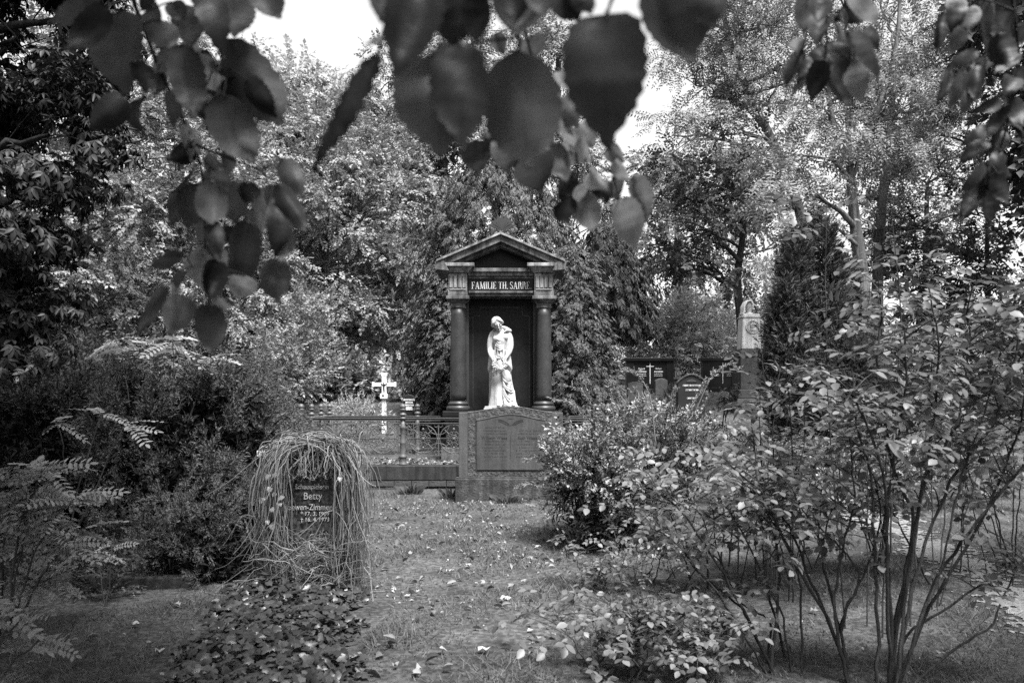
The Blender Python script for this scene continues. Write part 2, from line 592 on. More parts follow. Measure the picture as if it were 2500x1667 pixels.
rg = np.random.default_rng(7)
T_BROAD = [broad_spray(rg, 13, .25) for _ in range(5)]
T_BROAD_BIG = [broad_spray(rg, 9, .42, .66) for _ in range(5)]
T_FINE = [broad_spray(rg, 16, .2, .5) for _ in range(4)]
T_PALM = [palmate(rg, k) for k in (5, 6, 7)]
T_PALM_FAR = [palmate(rg, k, diamond(.36, .05, .25)) for k in (5, 6, 7)]
T_PIN = [pinnate(rg, 11) for _ in range(3)]
T_THUJA = [thuja_fan(rg) for _ in range(5)]
T_JUN = [juniper_branch(rg) for _ in range(5)]
T_TWIG = [needle_shoot(rg, 7, .5, .8) for _ in range(3)]
T_YEW = [needle_shoot(rg, 12, .4, .9) for _ in range(4)]

# ------------------------------------------------------------------ crowns
def bez(a, b, c, n):
    t = np.linspace(0, 1, n)[:, None]
    return (1 - t) ** 2 * a + 2 * t * (1 - t) * b + t * t * c

def clump_sprays(clumps, per_m2, rng, sub_r=.42, flat=.6, core=0.0, gap=1.0):
    """sprays gathered in boughs on the shell of each clump; returns positions, outward directions and bough centres"""
    pos, out, subs = [], [], []
    for ci, (c, r) in enumerate(clumps):
        area = 4 * math.pi * (r[0] * r[2] + r[0] * r[1] + r[1] * r[2]) / 3
        ns = max(6, int(area / (sub_r * sub_r * 4.5 * gap)))
        dirs = unit(rng.normal(0, 1, (ns, 3)))
        rad = rng.uniform(.55, 1.05, (ns, 1)) ** .6
        sc = c + dirs * np.array(r) * rad
        n_each = max(4, int(per_m2 * area / ns))
        for s in range(ns):
            k = max(3, int(n_each * rng.uniform(.45, 1.5)))
            rr = sub_r * rng.uniform(.7, 1.4)
            off = unit(rng.normal(0, 1, (k, 3))) * (rng.uniform(0, 1, (k, 1)) ** .5) * rr * np.array([1, 1, flat])
            pos.append(sc[s] + off)
            out.append(unit(dirs[s] * .7 + unit(off + 1e-6) * .9))
            subs.append((ci, sc[s]))
        if core:      # crowded inner shoots that close the bush
            k = int(core * per_m2 * area)
            dd = unit(rng.normal(0, 1, (k, 3)))
            pos.append(c + dd * np.array(r) * rng.uniform(.35, .8, (k, 1)))
            out.append(dd)
    return np.concatenate(pos), np.concatenate(out), subs

def make_tree(name, label, D, trunk, r0, clumps, leafmat, templates, spray, per_m2, seed, cat='tree', bark='bark', droop=.35,
              group=None, sub_r=.45, twigs=True, limbs=(), up_noise=.45, flat=.6, leaf_parts=0, crown_name='crown', far_templates=None, gap=1.35):
    """trunk: photograph pixels (x, y[, r]) from the ground up at distance D; clumps: (x, y, dD, rx, ry) in photograph pixels"""
    rng = np.random.default_rng(seed)
    base = P(trunk[0][0], trunk[0][1], D)
    base[2] = GZ(base[0], base[1])
    tp = np.array([base] + [P(p[0], p[1], D) + np.array([0, rng.normal(0, .08), 0]) for p in trunk[1:]])
    # resample the trunk smoothly
    tt = np.linspace(0, len(tp) - 1, 5 * (len(tp) - 1) + 1)
    pts = np.stack([np.interp(tt, np.arange(len(tp)), tp[:, k]) for k in range(3)], 1)
    for _ in range(2):
        pts[1:-1] = (pts[:-2] + 2 * pts[1:-1] + pts[2:]) / 4
    pts[0, 2] -= .15
    f = np.linspace(0, 1, len(pts))
    rad = r0 * (1 - .62 * f) * (1 + .5 * np.exp(-f * 14))
    o = root(name, base, label, cat, group)
    tb = TB()
    tb.tube(pts, rad, 10)
    for lp in limbs:     # limbs seen in the photograph: (radius, [(x, y), ...])
        q = np.array([P(x, y, D + rng.normal(0, .05)) for x, y in lp[1]])
        t2 = np.linspace(0, len(q) - 1, 4 * (len(q) - 1) + 1)
        q2 = np.stack([np.interp(t2, np.arange(len(q)), q[:, k]) for k in range(3)], 1)
        for _ in range(2):
            q2[1:-1] = (q2[:-2] + 2 * q2[1:-1] + q2[2:]) / 4
        tb.tube(q2, lp[0] * np.linspace(1, .35, len(q2)), 7)
    cl = []
    for (x, y, dd, rx, ry) in clumps:
        c = P(x, y, D + dd)
        k = (D + dd) / F
        cl.append((c, (rx * k, .5 * (rx + ry) * k, ry * k)))
    pos, out, subs = clump_sprays(cl, per_m2, rng, sub_r, flat, 0, gap)
    back = (pos[:, 1] > base[1] + .35) & (rng.uniform(0, 1, len(pos)) < (.55 if D > 12 else 0))     # thinner on the side turned away
    pos, out = pos[~back], out[~back]
    limb_end = []
    for c, r in cl:
        z = min(c[2] - .3 * r[2], pts[-1][2])
        i = int(np.clip(np.searchsorted(pts[:, 2], z - .25 * np.linalg.norm(c[:2] - pts[-1][:2])), len(pts) // 3, len(pts) - 1))
        a = pts[i]
        mid = (a + c) / 2 + np.array([rng.normal(0, .2), rng.normal(0, .2), .15 * np.linalg.norm(c - a)])
        b = bez(a, mid, c, 9)
        b[1:-1] += rng.normal(0, .03, (7, 3))
        tb.tube(b, np.linspace(rad[i] * .55, .02, 9), 6)
        limb_end.append(b)
    if twigs:
        for ci, sc in subs:
            b = limb_end[ci]
            a = b[rng.integers(3, 9)]
            q = bez(a, (a + sc) / 2 + rng.normal(0, .12, 3) + np.array([0, 0, .1]), sc, 5)
            tb.tube(q, np.linspace(.018, .005, 5) * (D / 18), 4)
    mobj('trunk', tb.mesh('trunk', M[bark], True), o)
    d = out.copy()
    d[:, 2] -= droop
    d += rng.normal(0, .3, d.shape)
    up = np.array([0, 0, 1.0]) + rng.normal(0, up_noise, d.shape) + .35 * out
    R = frames(d, up)
    sc = spray * rng.uniform(.7, 1.3, len(pos))
    if leaf_parts:
        # the largest leaves that face the camera are parts of their own
        px = pos[:, 0] / pos[:, 1] * F + CX
        py = HY - (pos[:, 2] - HC) / pos[:, 1] * F
        vis = (px > -20) & (px < 2520) & (py > -20) & (py < 1680)
        order = np.argsort(np.where(vis, pos[:, 1], 1e6))[:leaf_parts]
        meshes = [tri_mesh('leaf', V, T, M[leafmat]) for V, T in templates]
        for i in order:
            lf = bpy.data.objects.new('leaf', meshes[int(rng.integers(len(meshes)))])
            put(lf, o)
            lf.matrix_basis = Matrix.Translation(Vector(pos[i])) @ Matrix(R[i].tolist()).to_4x4() @ Matrix.Scale(float(sc[i]), 4)
        keep = np.ones(len(pos), bool); keep[order] = False
        pos, R, sc = pos[keep], R[keep], sc[keep]
    mobj(crown_name, scatter(far_templates or templates, pos, R, sc, rng).mesh('crown', M[leafmat]), o, 'stuff')
    return o

def make_cone(name, label, base_px, D, top_y, rad_px, leafmat, templates, spray, n, seed, bark='bark_dark', skirt_y=None, cat='conifer',
              droop=.9, profile=None, lumps=.22, trunk_r=.12, group=None, updir=None):
    """a conifer: sprays on the shell of a lumpy cone"""
    rng = np.random.default_rng(seed)
    b = P(base_px, 985, D)
    b[2] = GZ(b[0], b[1])
    top = P(base_px, top_y, D)[2]
    z0 = b[2] + .05 if skirt_y is None else P(base_px, skirt_y, D)[2]
    Rm = rad_px * D / F
    o = root(name, b, label, cat, group)
    tb = TB()
    tz = np.linspace(b[2] - .1, top - .15, 8)
    tb.tube(np.stack([np.full(8, b[0]) + rng.normal(0, .02, 8), np.full(8, b[1]), tz], 1), np.linspace(trunk_r, .02, 8), 8)
    mobj('trunk', tb.mesh('trunk', M[bark], True), o)
    prof = profile or (lambda t: (1 - t) ** .55 * (1 - .35 * np.exp(-t * 9)))
    t = rng.uniform(0, 1, n) ** 1.35
    a = rng.uniform(0, 2 * math.pi, n)
    lump = 1 + lumps * np.sin(a * 5 + t * 17 + seed) * np.sin(t * 23 + a * 2) + lumps * .7 * np.sin(a * 11 - t * 31)
    back = (np.sin(a) > .25) & (rng.uniform(0, 1, n) < .75)      # fewer sprays on the side turned away
    t, a, lump = t[~back], a[~back], lump[~back]
    n = len(t)
    r = Rm * prof(t) * lump * rng.uniform(.62, 1.05, n) ** .6
    pos = np.stack([b[0] + r * np.cos(a), b[1] + r * np.sin(a), z0 + (top - z0) * t], 1)
    out = np.stack([np.cos(a), np.sin(a), np.zeros(n)], 1)
    if updir is None:
        d = out + np.array([0, 0, -droop]) + rng.normal(0, .35, (n, 3))
        up = np.array([0, 0, .9]) + out * .7 + rng.normal(0, .35, (n, 3))
    else:
        d = out * .35 + np.array([0, 0, updir]) + rng.normal(0, .3, (n, 3))
        up = out + rng.normal(0, .4, (n, 3))
    mobj('foliage', scatter(templates, pos, frames(d, up), spray * rng.uniform(.6, 1.35, n), rng).mesh('foliage', M[leafmat]), o, 'stuff')
    return o

def make_bush(name, label, cat, D, base_x, clumps, leafmat, templates, spray, per_m2, seed, droop=.0, group=None, stems=14, stem_r=.012,
              bark='bark_dark', upw=.5, flat=.9, sub_r=.2, dirbias=(0, 0, 0), core=.5, gap=1.3, plume=0, coremat=None):
    rng = np.random.default_rng(seed)
    b = P(base_x, 985, D)
    b[2] = GZ(b[0], b[1])
    o = root(name, b, label, cat, group)
    cl = []
    for (x, y, dd, rx, ry) in clumps:
        k = (D + dd) / F
        cl.append((P(x, y, D + dd), (rx * k, .5 * (rx + ry) * k, ry * k)))
    core_pos = None
    if plume:        # feathery plumes pointing outwards; inner dead twigs, near black to paint the shade between
        pos, out, subs = [], [], []
        for ci, (c, r) in enumerate(cl):
            area = 4 * math.pi * (r[0] * r[2] + r[0] * r[1] + r[1] * r[2]) / 3
            ns = max(8, int(area / (plume * plume * .55 * gap)))
            dirs = unit(rng.normal(0, 1, (ns, 3)) + np.array([0, -.25, .25]))
            st = c + dirs * np.array(r) * rng.uniform(.55, .95, (ns, 1))
            axs = unit(dirs * .8 + np.array([0, 0, upw]) + np.array(dirbias) + rng.normal(0, .25, (ns, 3)))
            each = max(6, int(per_m2 * area / ns))
            u = rng.uniform(0, 1, (ns, each, 1))
            radial = rng.normal(0, 1, (ns, each, 3)) * plume * .1 * (1.2 - u)
            L = plume * rng.uniform(.6, 1.4, (ns, 1, 1))
            pos.append((st[:, None] + axs[:, None] * u * L + radial).reshape(-1, 3))
            out.append((axs[:, None] * 1.0 + unit(radial) * .75).reshape(-1, 3))
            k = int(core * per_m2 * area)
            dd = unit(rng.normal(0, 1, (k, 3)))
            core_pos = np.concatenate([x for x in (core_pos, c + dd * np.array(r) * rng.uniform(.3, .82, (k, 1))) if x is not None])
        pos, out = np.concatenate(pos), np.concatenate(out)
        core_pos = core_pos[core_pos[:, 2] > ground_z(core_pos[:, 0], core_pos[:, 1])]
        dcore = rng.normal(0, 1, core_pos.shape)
        mobj('inner_twigs', scatter(T_TWIG, core_pos, frames(dcore, rng.normal(0, 1, core_pos.shape)), spray * 1.5, rng).mesh('inner_twigs', M['shade_twig']), o, 'stuff')
    else:
        pos, out, subs = clump_sprays(cl, per_m2, rng, sub_r, flat, core, gap)
    gz = ground_z(pos[:, 0], pos[:, 1])
    ok = pos[:, 2] > gz + .02
    pos, out = pos[ok], out[ok]
    tb = TB()
    for _ in range(stems):
        ci = rng.integers(len(cl))
        c, r = cl[ci]
        e = c + unit(rng.normal(0, 1, 3)) * np.array(r) * .8
        s = np.array([b[0] + (c[0] - b[0]) * .5 + rng.normal(0, .08), b[1] + (c[1] - b[1]) * .5 + rng.normal(0, .08), 0])
        s[2] = GZ(s[0], s[1]) - .03
        e[2] = max(e[2], s[2] + .1)
        q = bez(s, (s + e) / 2 + np.array([rng.normal(0, .05), rng.normal(0, .05), .12]), e, 7)
        tb.tube(q, np.linspace(stem_r, stem_r * .3, 7), 5)
    mobj('stems', tb.mesh('stems', M[bark], True), o)
    d = out + rng.normal(0, .25, out.shape) if plume else out + np.array([0, 0, upw - droop]) + np.array(dirbias) + rng.normal(0, .35, out.shape)
    up = np.array([0, 0, 1.0]) + rng.normal(0, .5, d.shape) + .4 * out
    mobj('foliage', scatter(templates, pos, frames(d, up), spray * rng.uniform(.6, 1.35, len(pos)), rng).mesh('foliage', M[leafmat]), o, 'stuff')
    return o

# ------------------------------------------------------------------ the setting
def sheet(name, xs, ys, dz, mat, inside=None):
    X, Y = np.meshgrid(xs, ys)
    Z = ground_z(X, Y) + dz
    V = np.stack([X, Y, Z], -1).reshape(-1, 3)
    nx, ny = len(xs), len(ys)
    i, j = np.meshgrid(np.arange(nx - 1), np.arange(ny - 1))
    a = (j * nx + i).ravel()
    T = np.concatenate([np.stack([a, a + 1, a + nx + 1], 1), np.stack([a, a + nx + 1, a + nx], 1)])
    if inside is not None:
        ok = inside(V[:, 0], V[:, 1])
        T = T[ok[T].all(1)]
    return mobj(name, tri_mesh(name, V, T, mat, True), None, 'structure')

xs = np.concatenate([np.linspace(-120, -14, 12), np.linspace(-12, 14, 140), np.linspace(17, 120, 12)])
ys = np.concatenate([np.linspace(-60, -4, 8), np.linspace(-2, 30, 160), np.linspace(34, 160, 14)])
sheet('ground', xs, ys, 0, M['lawn'])

def path_mid(y):
    return 3.28 + .19 * (y - 5)
def path_in(x, y):
    h = np.modf(np.abs(np.sin(x * 127.1 + y * 311.7) * 43758.5))[0] ** 2 * .34     # stray gravel at the edges
    return h + np.abs(x - path_mid(y)) < .42 + .09 * np.sin(y * 3.1) + .06 * np.sin(y * 7.3 + x * 5) + .05 * np.sin(x * 23 + y * 31) + .03 * np.sin(y * 53 - x * 17)
sheet('path', np.linspace(-1, 8, 420), np.linspace(1, 12, 420), .006, M['gravel'], path_in)

# the raised earth inside the iron fence
FX0, FX1, FY0, FY1 = -3.07, 1.40, 11.60, 13.40
tb = MB().box(FX0 - .02, FX1 + .02, FY0 + .05, FY1 + .1, -.1, .335)
tb.build('plot_earth', M['soil'], None, .01, kind='structure')

# ------------------------------------------------------------------ small mesh helpers for lettering
def text(body, x, y, z, h, mat, parent, name='lettering', ext=.002, sx=1.0, align='CENTER', shear=0.0):
    cu = bpy.data.curves.new(name, 'FONT')
    cu.body = body
    cu.size = h / .70
    cu.align_x = align
    cu.extrude = ext
    cu.shear = shear
    cu.resolution_u = 3
    cu.materials.append(mat)
    tmp = bpy.data.objects.new(name, cu)
    me = bpy.data.meshes.new_from_object(tmp)
    bpy.data.objects.remove(tmp)
    o = mobj(name, me, parent)
    o.location = (x, y, z)
    o.rotation_euler = (math.radians(90), 0, 0)
    o.scale = (sx, 1, 1)
    return o

def serif_text(s, x0, x1, y, z0, h, mat, parent):
    """capitals with thick stems, thin bars and serifs, cut to fill x0..x1"""
    W = {'F': .62, 'A': .78, 'M': .95, 'I': .34, 'L': .6, 'E': .64, 'T': .66, 'H': .76, '.': .2, 'S': .58, 'R': .72, ' ': .3}
    tot = sum(W[c] for c in s)
    k = (x1 - x0) / tot
    th, tn = .125, .05
    mb = MB()
    x = x0
    def bx(a, b, c, d, w):
        mb.box(x + a * k, x + b * k, y - .004, y + .004, z0 + c * h, z0 + d * h)
    def slant(a, b, t):
        mb.prism([(x + (a - t / 2) * k, z0), (x + (a + t / 2) * k, z0), (x + (b + t / 2) * k, z0 + h), (x + (b - t / 2) * k, z0 + h)], y - .0035, y + .0035)
    def bowl(cx, cz, rx, rz, a0, a1, t):
        n = 10
        for i in range(n):
            p, q = [math.radians(a0 + (a1 - a0) * j / n) for j in (i, i + 1)]
            o = [(x + (cx + rx * math.cos(u)) * k, z0 + (cz + rz * math.sin(u)) * h) for u in (p, q)]
            m = [(x + (cx + (rx - t) * math.cos(u)) * k, z0 + (cz + (rz - .06) * math.sin(u)) * h) for u in (p, q)]
            mb.prism([m[0], o[0], o[1], m[1]], y - .0038, y + .0038)
    for c in s:
        w = W[c]
        def stem(a):
            bx(a - th / 2, a + th / 2, 0, 1, w)
            bx(a - th, a + th, 0, tn, w); bx(a - th, a + th, 1 - tn, 1, w)
        if c in 'FLEHRIT':
            stem({'F': .16, 'L': .16, 'E': .16, 'H': .16, 'R': .16, 'I': .17, 'T': .33}[c])
        if c in 'FE':
            bx(.1, .54, 1 - tn, 1, w); bx(.5, .55, .8, 1, w); bx(.1, .42, .48, .48 + tn, w); bx(.38, .42, .4, .6, w)
        if c in 'EL':
            bx(.1, .55, 0, tn, w); bx(.5, .55, 0, .22, w)
        if c == 'T':
            bx(.04, .62, 1 - tn, 1, w); bx(.04, .08, .8, 1, w); bx(.58, .62, .8, 1, w)
        if c == 'H':
            stem(.58); bx(.2, .55, .48, .48 + tn, w)
        if c == 'A':
            slant(.12, .38, .05); slant(.62, .38, .13); bx(.2, .55, .3, .3 + tn, w); bx(.02, .22, 0, tn, w); bx(.5, .74, 0, tn, w)
        if c == 'M':
            slant(.12, .16, .05); slant(.46, .18, .13); slant(.46, .74, .05); slant(.8, .77, .13); bx(.03, .22, 0, tn, w); bx(.68, .92, 0, tn, w); bx(.05, .22, 1 - tn, 1, w); bx(.7, .9, 1 - tn, 1, w)
        if c == 'R':
            bowl(.3, .74, .3, .26, -90, 90, .11); slant(.62, .36, .12); bx(.54, .72, 0, tn, w)
        if c == 'S':
            bowl(.29, .74, .22, .26, 40, 270, .09); bowl(.29, .26, .23, .26, 90, -140, .1); bx(.46, .5, .74, .96, w); bx(.07, .11, .04, .26, w)
        if c == '.':
            bx(.05, .17, 0, .1, w)
        x += w * k
    return mb.build('lettering', mat, parent)

# ------------------------------------------------------------------ the temple shaped family tomb
def temple_tomb():
    D = 12.9
    k = D / F
    def X(px): return (px - CX) * k
    def Z(py): return HC + (HY - py) * k
    cx = -.18
    o = root('temple_tomb', (cx, D + .3, .335), 'dark granite temple tomb with columns and gable lettered FAMILIE TH. SARRE', 'tomb')
    g, gd, gw = M['granite'], M['granite_dark'], M['granite_weathered']
    zb = 1.15
    yf, yb = D - .16, D + .75
    # pedestal
    MB().box(cx - .95, cx + .95, yf - .06, yb, .335, .55).build('plinth', gw, o, .01)
    MB().box(cx - .88, cx + .88, yf, yb - .02, .55, 1.04).box(cx - .93, cx + .93, yf - .045, yb - .01, 1.04, zb - .02).build('pedestal', gd, o, .012)
    # columns
    for s in (-1, 1):
        x = cx + s * .69
        c = root('column', (x, D, zb), '', '', None)
        for key in ('label', 'category', 'group'):
            if key in c: del c[key]
        COL.objects.unlink(c); put(c, o)
        c.location = (x, D, zb)
        r = .134
        t = np.linspace(0, 1, 14)
        zs, ze = zb + .135, 2.79
        sh = [(r * (1 - .14 * u ** 1.6), zs + (ze - zs) * u) for u in t]
        MB().lathe(x, D, sh, 36).build('shaft', g, c, smooth=True)
        b = [(.185, zb - .02), (.19, zb + .0), (.195, zb + .03), (.185, zb + .055), (.158, zb + .062), (.155, zb + .075), (.165, zb + .085), (.168, zb + .1), (.158, zb + .116), (.14, zb + .122), (.14, zb + .136)]
        MB().lathe(x, D, b, 36).build('base', g, c, smooth=True)
        e = [(.115, 2.785), (.128, 2.79), (.13, 2.81), (.12, 2.82), (.12, 2.86), (.135, 2.868), (.165, 2.9), (.172, 2.92)]
        MB().lathe(x, D, e, 36).box(x - .186, x + .186, D - .186, D + .19, 2.92, 2.975).build('capital', gw, c, .006)
    # wall behind with a framed field
    MB().box(cx - .56, cx + .56, D + .24, D + .6, zb - .02, 2.95).build('back_panel', gd, o)
    for s in (-1, 1):
        MB().box(cx + s * .575 - .05, cx + s * .575 + .05, D + .1, D + .6, zb - .02, 2.95).build('pilaster', g, o, .008)
    fr = MB()
    y0, y1 = D + .232, D + .24
    fx, z0, z1, t = .47, zb + .06, 2.84, .012
    fr.box(cx - fx, cx - fx + t, y0, y1, z0, z1 - .14).box(cx + fx - t, cx + fx, y0, y1, z0, z1 - .14)
    fr.box(cx - fx + .12, cx + fx - .12, y0, y1, z1 - t, z1)
    for s in (-1, 1):
        fr.box(cx + s * (fx - .06) - .06, cx + s * (fx - .06) + .06, y0, y1, z1 - .14 - t, z1 - .14)
        fr.box(cx + s * (fx - .12) - t / 2, cx + s * (fx - .12) + t / 2, y0, y1, z1 - .14, z1)
    fr.build('field_frame', g, o)
    # architrave, frieze and cornice between the blocks
    MB().box(cx - .86, cx + .86, D - .09, D + .6, 2.975, 3.02).box(cx - .52, cx + .52, D - .12, D + .5, 3.02, 3.055).build('architrave', gw, o, .008)
    MB().box(cx - .53, cx + .53, D - .06, D + .6, 3.055, 3.262).build('frieze', gd, o)
    serif_text('FAMILIE TH. SARRE.', cx - .475, cx + .49, D - .064, 3.095, .118, M['letter_light'], o)
    MB().box(cx - .53, cx + .53, D - .075, D + .6, 3.262, 3.30).box(cx - .53, cx + .53, D - .11, D + .6, 3.30, 3.36).box(cx - .53, cx + .53, D - .145, D + .6, 3.36, 3.42).build('bed_moulding', gw, o, .008)
    for s in (-1, 1):
        x = cx + s * .69
        blk = MB().box(x - .158, x + .158, D - .158, D + .55, 2.976, 3.06).build('entablature_block', gw, o, .008)
        MB().box(x - .15, x + .15, D - .15, D + .55, 3.06, 3.33).build('block_die', M['granite_pale'], blk, .006)
        for i in range(4):
            xx = x - .105 + .07 * i
            MB().prism([(xx - .026, 3.1), (xx + .026, 3.1), (xx + .026, 3.3), (xx - .026, 3.3)], D - .172, D - .15).build('triglyph', M['granite_pale'], blk, .008)
        MB().box(x - .13, x + .13, D - .168, D - .15, 3.065, 3.088).build('regula', M['edge_light'], blk, .003)
        MB().frustum(x - .24, x + .24, D - .24, D + .58, 3.43, 3.34, .075).box(x - .27, x + .27, D - .27, D + .6, 3.43, 3.485).build('cornice_block', M['granite_pale'], o, .006)
    # gable
    ze, za, hw = 3.475, 3.93, 1.02
    MB().prism([(cx - .86, 3.42), (cx + .86, 3.42), (cx, 3.86)], D + .02, D + .5).build('tympanum', gd, o)
    for s in (-1, 1):
        def rake(h0, h1, ya, yb_):
            p = [(cx, za - h0), (cx, za - h1), (cx + s * hw, ze + .02 - h1), (cx + s * hw, ze + .02 - h0)]
            if s < 0: p = p[::-1]
            return MB().prism(p[::-1], ya, yb_)
        rake(.11, .0, D - .26, D + .6).build('raking_cornice', gw, o, .006)
        rake(.0, -.035, D - .30, D + .62).build('roof_slab', M['granite_pale'], o, .004)
        rake(.17, .11, D - .18, D + .58).build('raking_moulding', gw, o, .005)
        tip = MB().prism([(cx + s * (hw + .0), ze - .10), (cx + s * (hw + .03), ze + .02), (cx + s * (hw - .12), ze + .04), (cx + s * (hw - .2), ze - .12)][::s], D - .28, D + .6)
        tip.build('gable_corner', gw, o, .006)
    # palmette on the ridge
    ac = MB()
    for i in range(9):
        a = math.radians(-72 + 18 * i)
        L = .19 + .08 * math.cos(a)
        x1, z1 = cx + .02 + math.sin(a) * L, 4.08 + math.cos(a) * L
        xm, zm = cx + .02 + math.sin(a) * L * .6, 4.08 + math.cos(a) * L * .6
        nx, nz = math.cos(a) * .026, -math.sin(a) * .026
        ac.prism([(cx + .02, 4.06), (xm + nx, zm + nz), (x1, z1), (xm - nx, zm - nz)], D + .0, D + .05)
    for s in (-1, 1):
        th = np.linspace(0, 4.6, 18)
        ac.tube(np.stack([cx + .02 + s * (.08 + (.075 - .013 * th) * np.cos(th)), np.full(18, D + .02), 4.0 + (.075 - .013 * th) * np.sin(th)], 1), .014, 6)
    ac.box(cx - .1, cx + .14, D - .02, D + .1, 3.93, 3.985)
    ac.build('palmette', g, o)
    return o
temple_tomb()

# ------------------------------------------------------------------ marble statue of a mourning woman with a wreath
def statue():
    D = 12.62
    k = .1722 * D / F
    cx, zb = -.18, 1.205
    yS = D
    def Q(zx, zy, dy=0.0):
        return np.array([cx + (zx - 415) * k, yS + dy, zb + (1475 - zy) * k])
    o = root('marble_statue', (cx, yS, 1.15), 'white marble statue of a mourning woman holding a wreath before the dark tomb', 'statue')
    tb = TB()
    # lofted drapery: zoomed row, left edge, right edge, depth radius, depth centre
    sec = [(1478, 252, 655, .175, -.01), (1440, 258, 640, .165, -.01), (1380, 262, 622, .155, -.005), (1250, 262, 600, .145, 0), (1140, 258, 578, .142, 0), (1040, 252, 562, .14, 0), (930, 258, 558, .138, 0),
           (850, 275, 548, .128, 0), (760, 305, 522, .116, 0), (690, 318, 512, .108, 0), (610, 312, 518, .116, -.008), (540, 304, 526, .124, -.015), (480, 292, 535, .115, -.005), (440, 290, 535, .09, .005), (415, 330, 500, .07, .01), (400, 360, 455, .055, .01), (385, 365, 440, .05, 0)]
    ny, na = 210, 150
    rows = np.array([s[0] for s in sec], float)[::-1]
    def ip(v, y): return np.interp(y, rows, np.array(v, float)[::-1])
    yy = np.linspace(1478, 385, ny)
    L, Rr, dp, dc = [ip([s[i] for s in sec], yy) for i in (1, 2, 3, 4)]
    ker = np.ones(9) / 9
    def sm(v):
        return np.convolve(np.pad(v, 4, mode='edge'), ker, 'valid')
    L, Rr, dp, dc = sm(L), sm(Rr), sm(dp), sm(dc)
    a = np.linspace(0, 2 * math.pi, na, endpoint=False)
    V = np.zeros((ny, na, 3))
    for i, y in enumerate(yy):
        low = sstep(880, 1100, y)                 # skirt folds deepen towards the hem
        t = (1475 - y) / 1100
        ph = a * 17 + 1.4 * np.sin(a * 3 + t * 2) + .9 * np.sin(y * .006)
        fold = low * (.026 + .02 * sstep(1000, 1470, y)) * (np.abs(np.sin(ph / 2)) ** .7 * 1.6 - 1.35)
        fold += low * .006 * np.sin(a * 41 + 2 * np.sin(a * 5))
        ch = sstep(820, 700, y) * sstep(420, 500, y)
        fold += ch * .004 * np.sin(a * 23 + y * .05)
        rx = (Rr[i] - L[i]) / 2 * k + fold
        ry = dp[i] + fold
        # fold falls in straight pleats on the viewer's left, is pulled over the knee on the right
        ccx = cx + ((Rr[i] + L[i]) / 2 - 415) * k
        V[i, :, 0] = ccx + rx * np.cos(a)
        V[i, :, 1] = yS + dc[i] + ry * np.sin(a)
        V[i, :, 2] = zb + (1475 - y) * k
    I, J = np.meshgrid(np.arange(ny - 1), np.arange(na), indexing='ij')
    J2 = (J + 1) % na
    A_, B_, C_, D_ = I * na + J, I * na + J2, (I + 1) * na + J2, (I + 1) * na + J
    T = np.concatenate([np.stack([A_, B_, C_], -1).reshape(-1, 3), np.stack([A_, C_, D_], -1).reshape(-1, 3)])
    Vl = V.reshape(-1, 3)
    nb = len(Vl)
    Vl = np.concatenate([Vl, [Vl[:na].mean(0)], [Vl[-na:].mean(0)]])
    cap = [(nb, (j + 1) % na, j) for j in range(na)] + [(nb + 1, (ny - 1) * na + j, (ny - 1) * na + (j + 1) % na) for j in range(na)]
    tb.add(Vl, np.concatenate([T, np.array(cap)]))
    def ball(c, r, sc=(1, 1, 1), Rm=None):
        m = MB().ball((0, 0, 0), 1, 14, 10)
        v = np.array(m.v) * np.array(sc) * r
        if Rm is not None: v = v @ Rm.T
        f = []
        for q in m.f: f += [(q[0], q[1], q[2]), (q[0], q[2], q[3])]
        tb.add(v + c, np.array(f))
    def tube(pts, r, n=12):
        p = np.array(pts, float)
        t = np.linspace(0, len(p) - 1, 8 * (len(p) - 1) + 1)
        q = np.stack([np.interp(t, np.arange(len(p)), p[:, i]) for i in range(3)], 1)
        rr = np.interp(t, np.arange(len(p)), np.array(r, float))
        for _ in range(5):
            q[1:-1] = (q[:-2] + 2 * q[1:-1] + q[2:]) / 4
        v, tt = tube_arrays(q, rr, n)
        nv = len(v)
        v = np.concatenate([v, [q[0]], [q[-1]]])
        m = len(q)
        caps = [(nv, (j + 1) % n, j) for j in range(n)] + [(nv + 1, (m - 1) * n + j, (m - 1) * n + (j + 1) % n) for j in range(n)]
        tb.add(v, np.concatenate([tt, np.array(caps)]))
        for c, rad in ((q[0], rr[0]), (q[-1], rr[-1])):
            ball(c, rad)
    # neck and head, bowed towards the viewer's left
    hd = Q(368, 312, -.075)
    ax = unit(np.array([-.30, -.38, 1.0])) 
    fw = np.array([.22, -1.0, -.5]); fw = unit(fw - ax * fw.dot(ax))
    sd_ = np.cross(fw, ax)
    RM = np.stack([sd_, fw, ax], 1)
    tube([Q(420, 425, .0), Q(402, 385, -.01), hd + ax * -.03], [.06, .045, .045])
    ball(hd, .098, (.74, .9, 1.02), RM)                      # skull and face
    ball(hd - ax * .055 + fw * .022, .06, (.75, .85, .95), RM)      # jaw
    ball(hd + ax * .03 - fw * .018, .098, (.9, .98, .86), RM)       # hair
    for s in (-1, 1):                                         # parted hair sweeping over the ears
        tube([hd + ax * .085 + fw * .05 + sd_ * s * .01, hd + ax * .045 + fw * .06 + sd_ * s * .062, hd - ax * .005 + fw * .0 + sd_ * s * .08, hd - ax * .03 - fw * .06 + sd_ * s * .05], [.018, .026, .03, .03])
        ball(hd + ax * .012 + fw * .078 + sd_ * s * .03, .012)                      # brow and lids
        ball(hd - ax * .022 + fw * .062 + sd_ * s * .032, .024)                     # cheeks
    ball(hd - ax * .02 - fw * .1, .05, (1, 1, .9), RM)        # knot of hair at the nape
    tube([hd + ax * .022 + fw * .085, hd - ax * .018 + fw * .108], [.008, .0125])   # nose
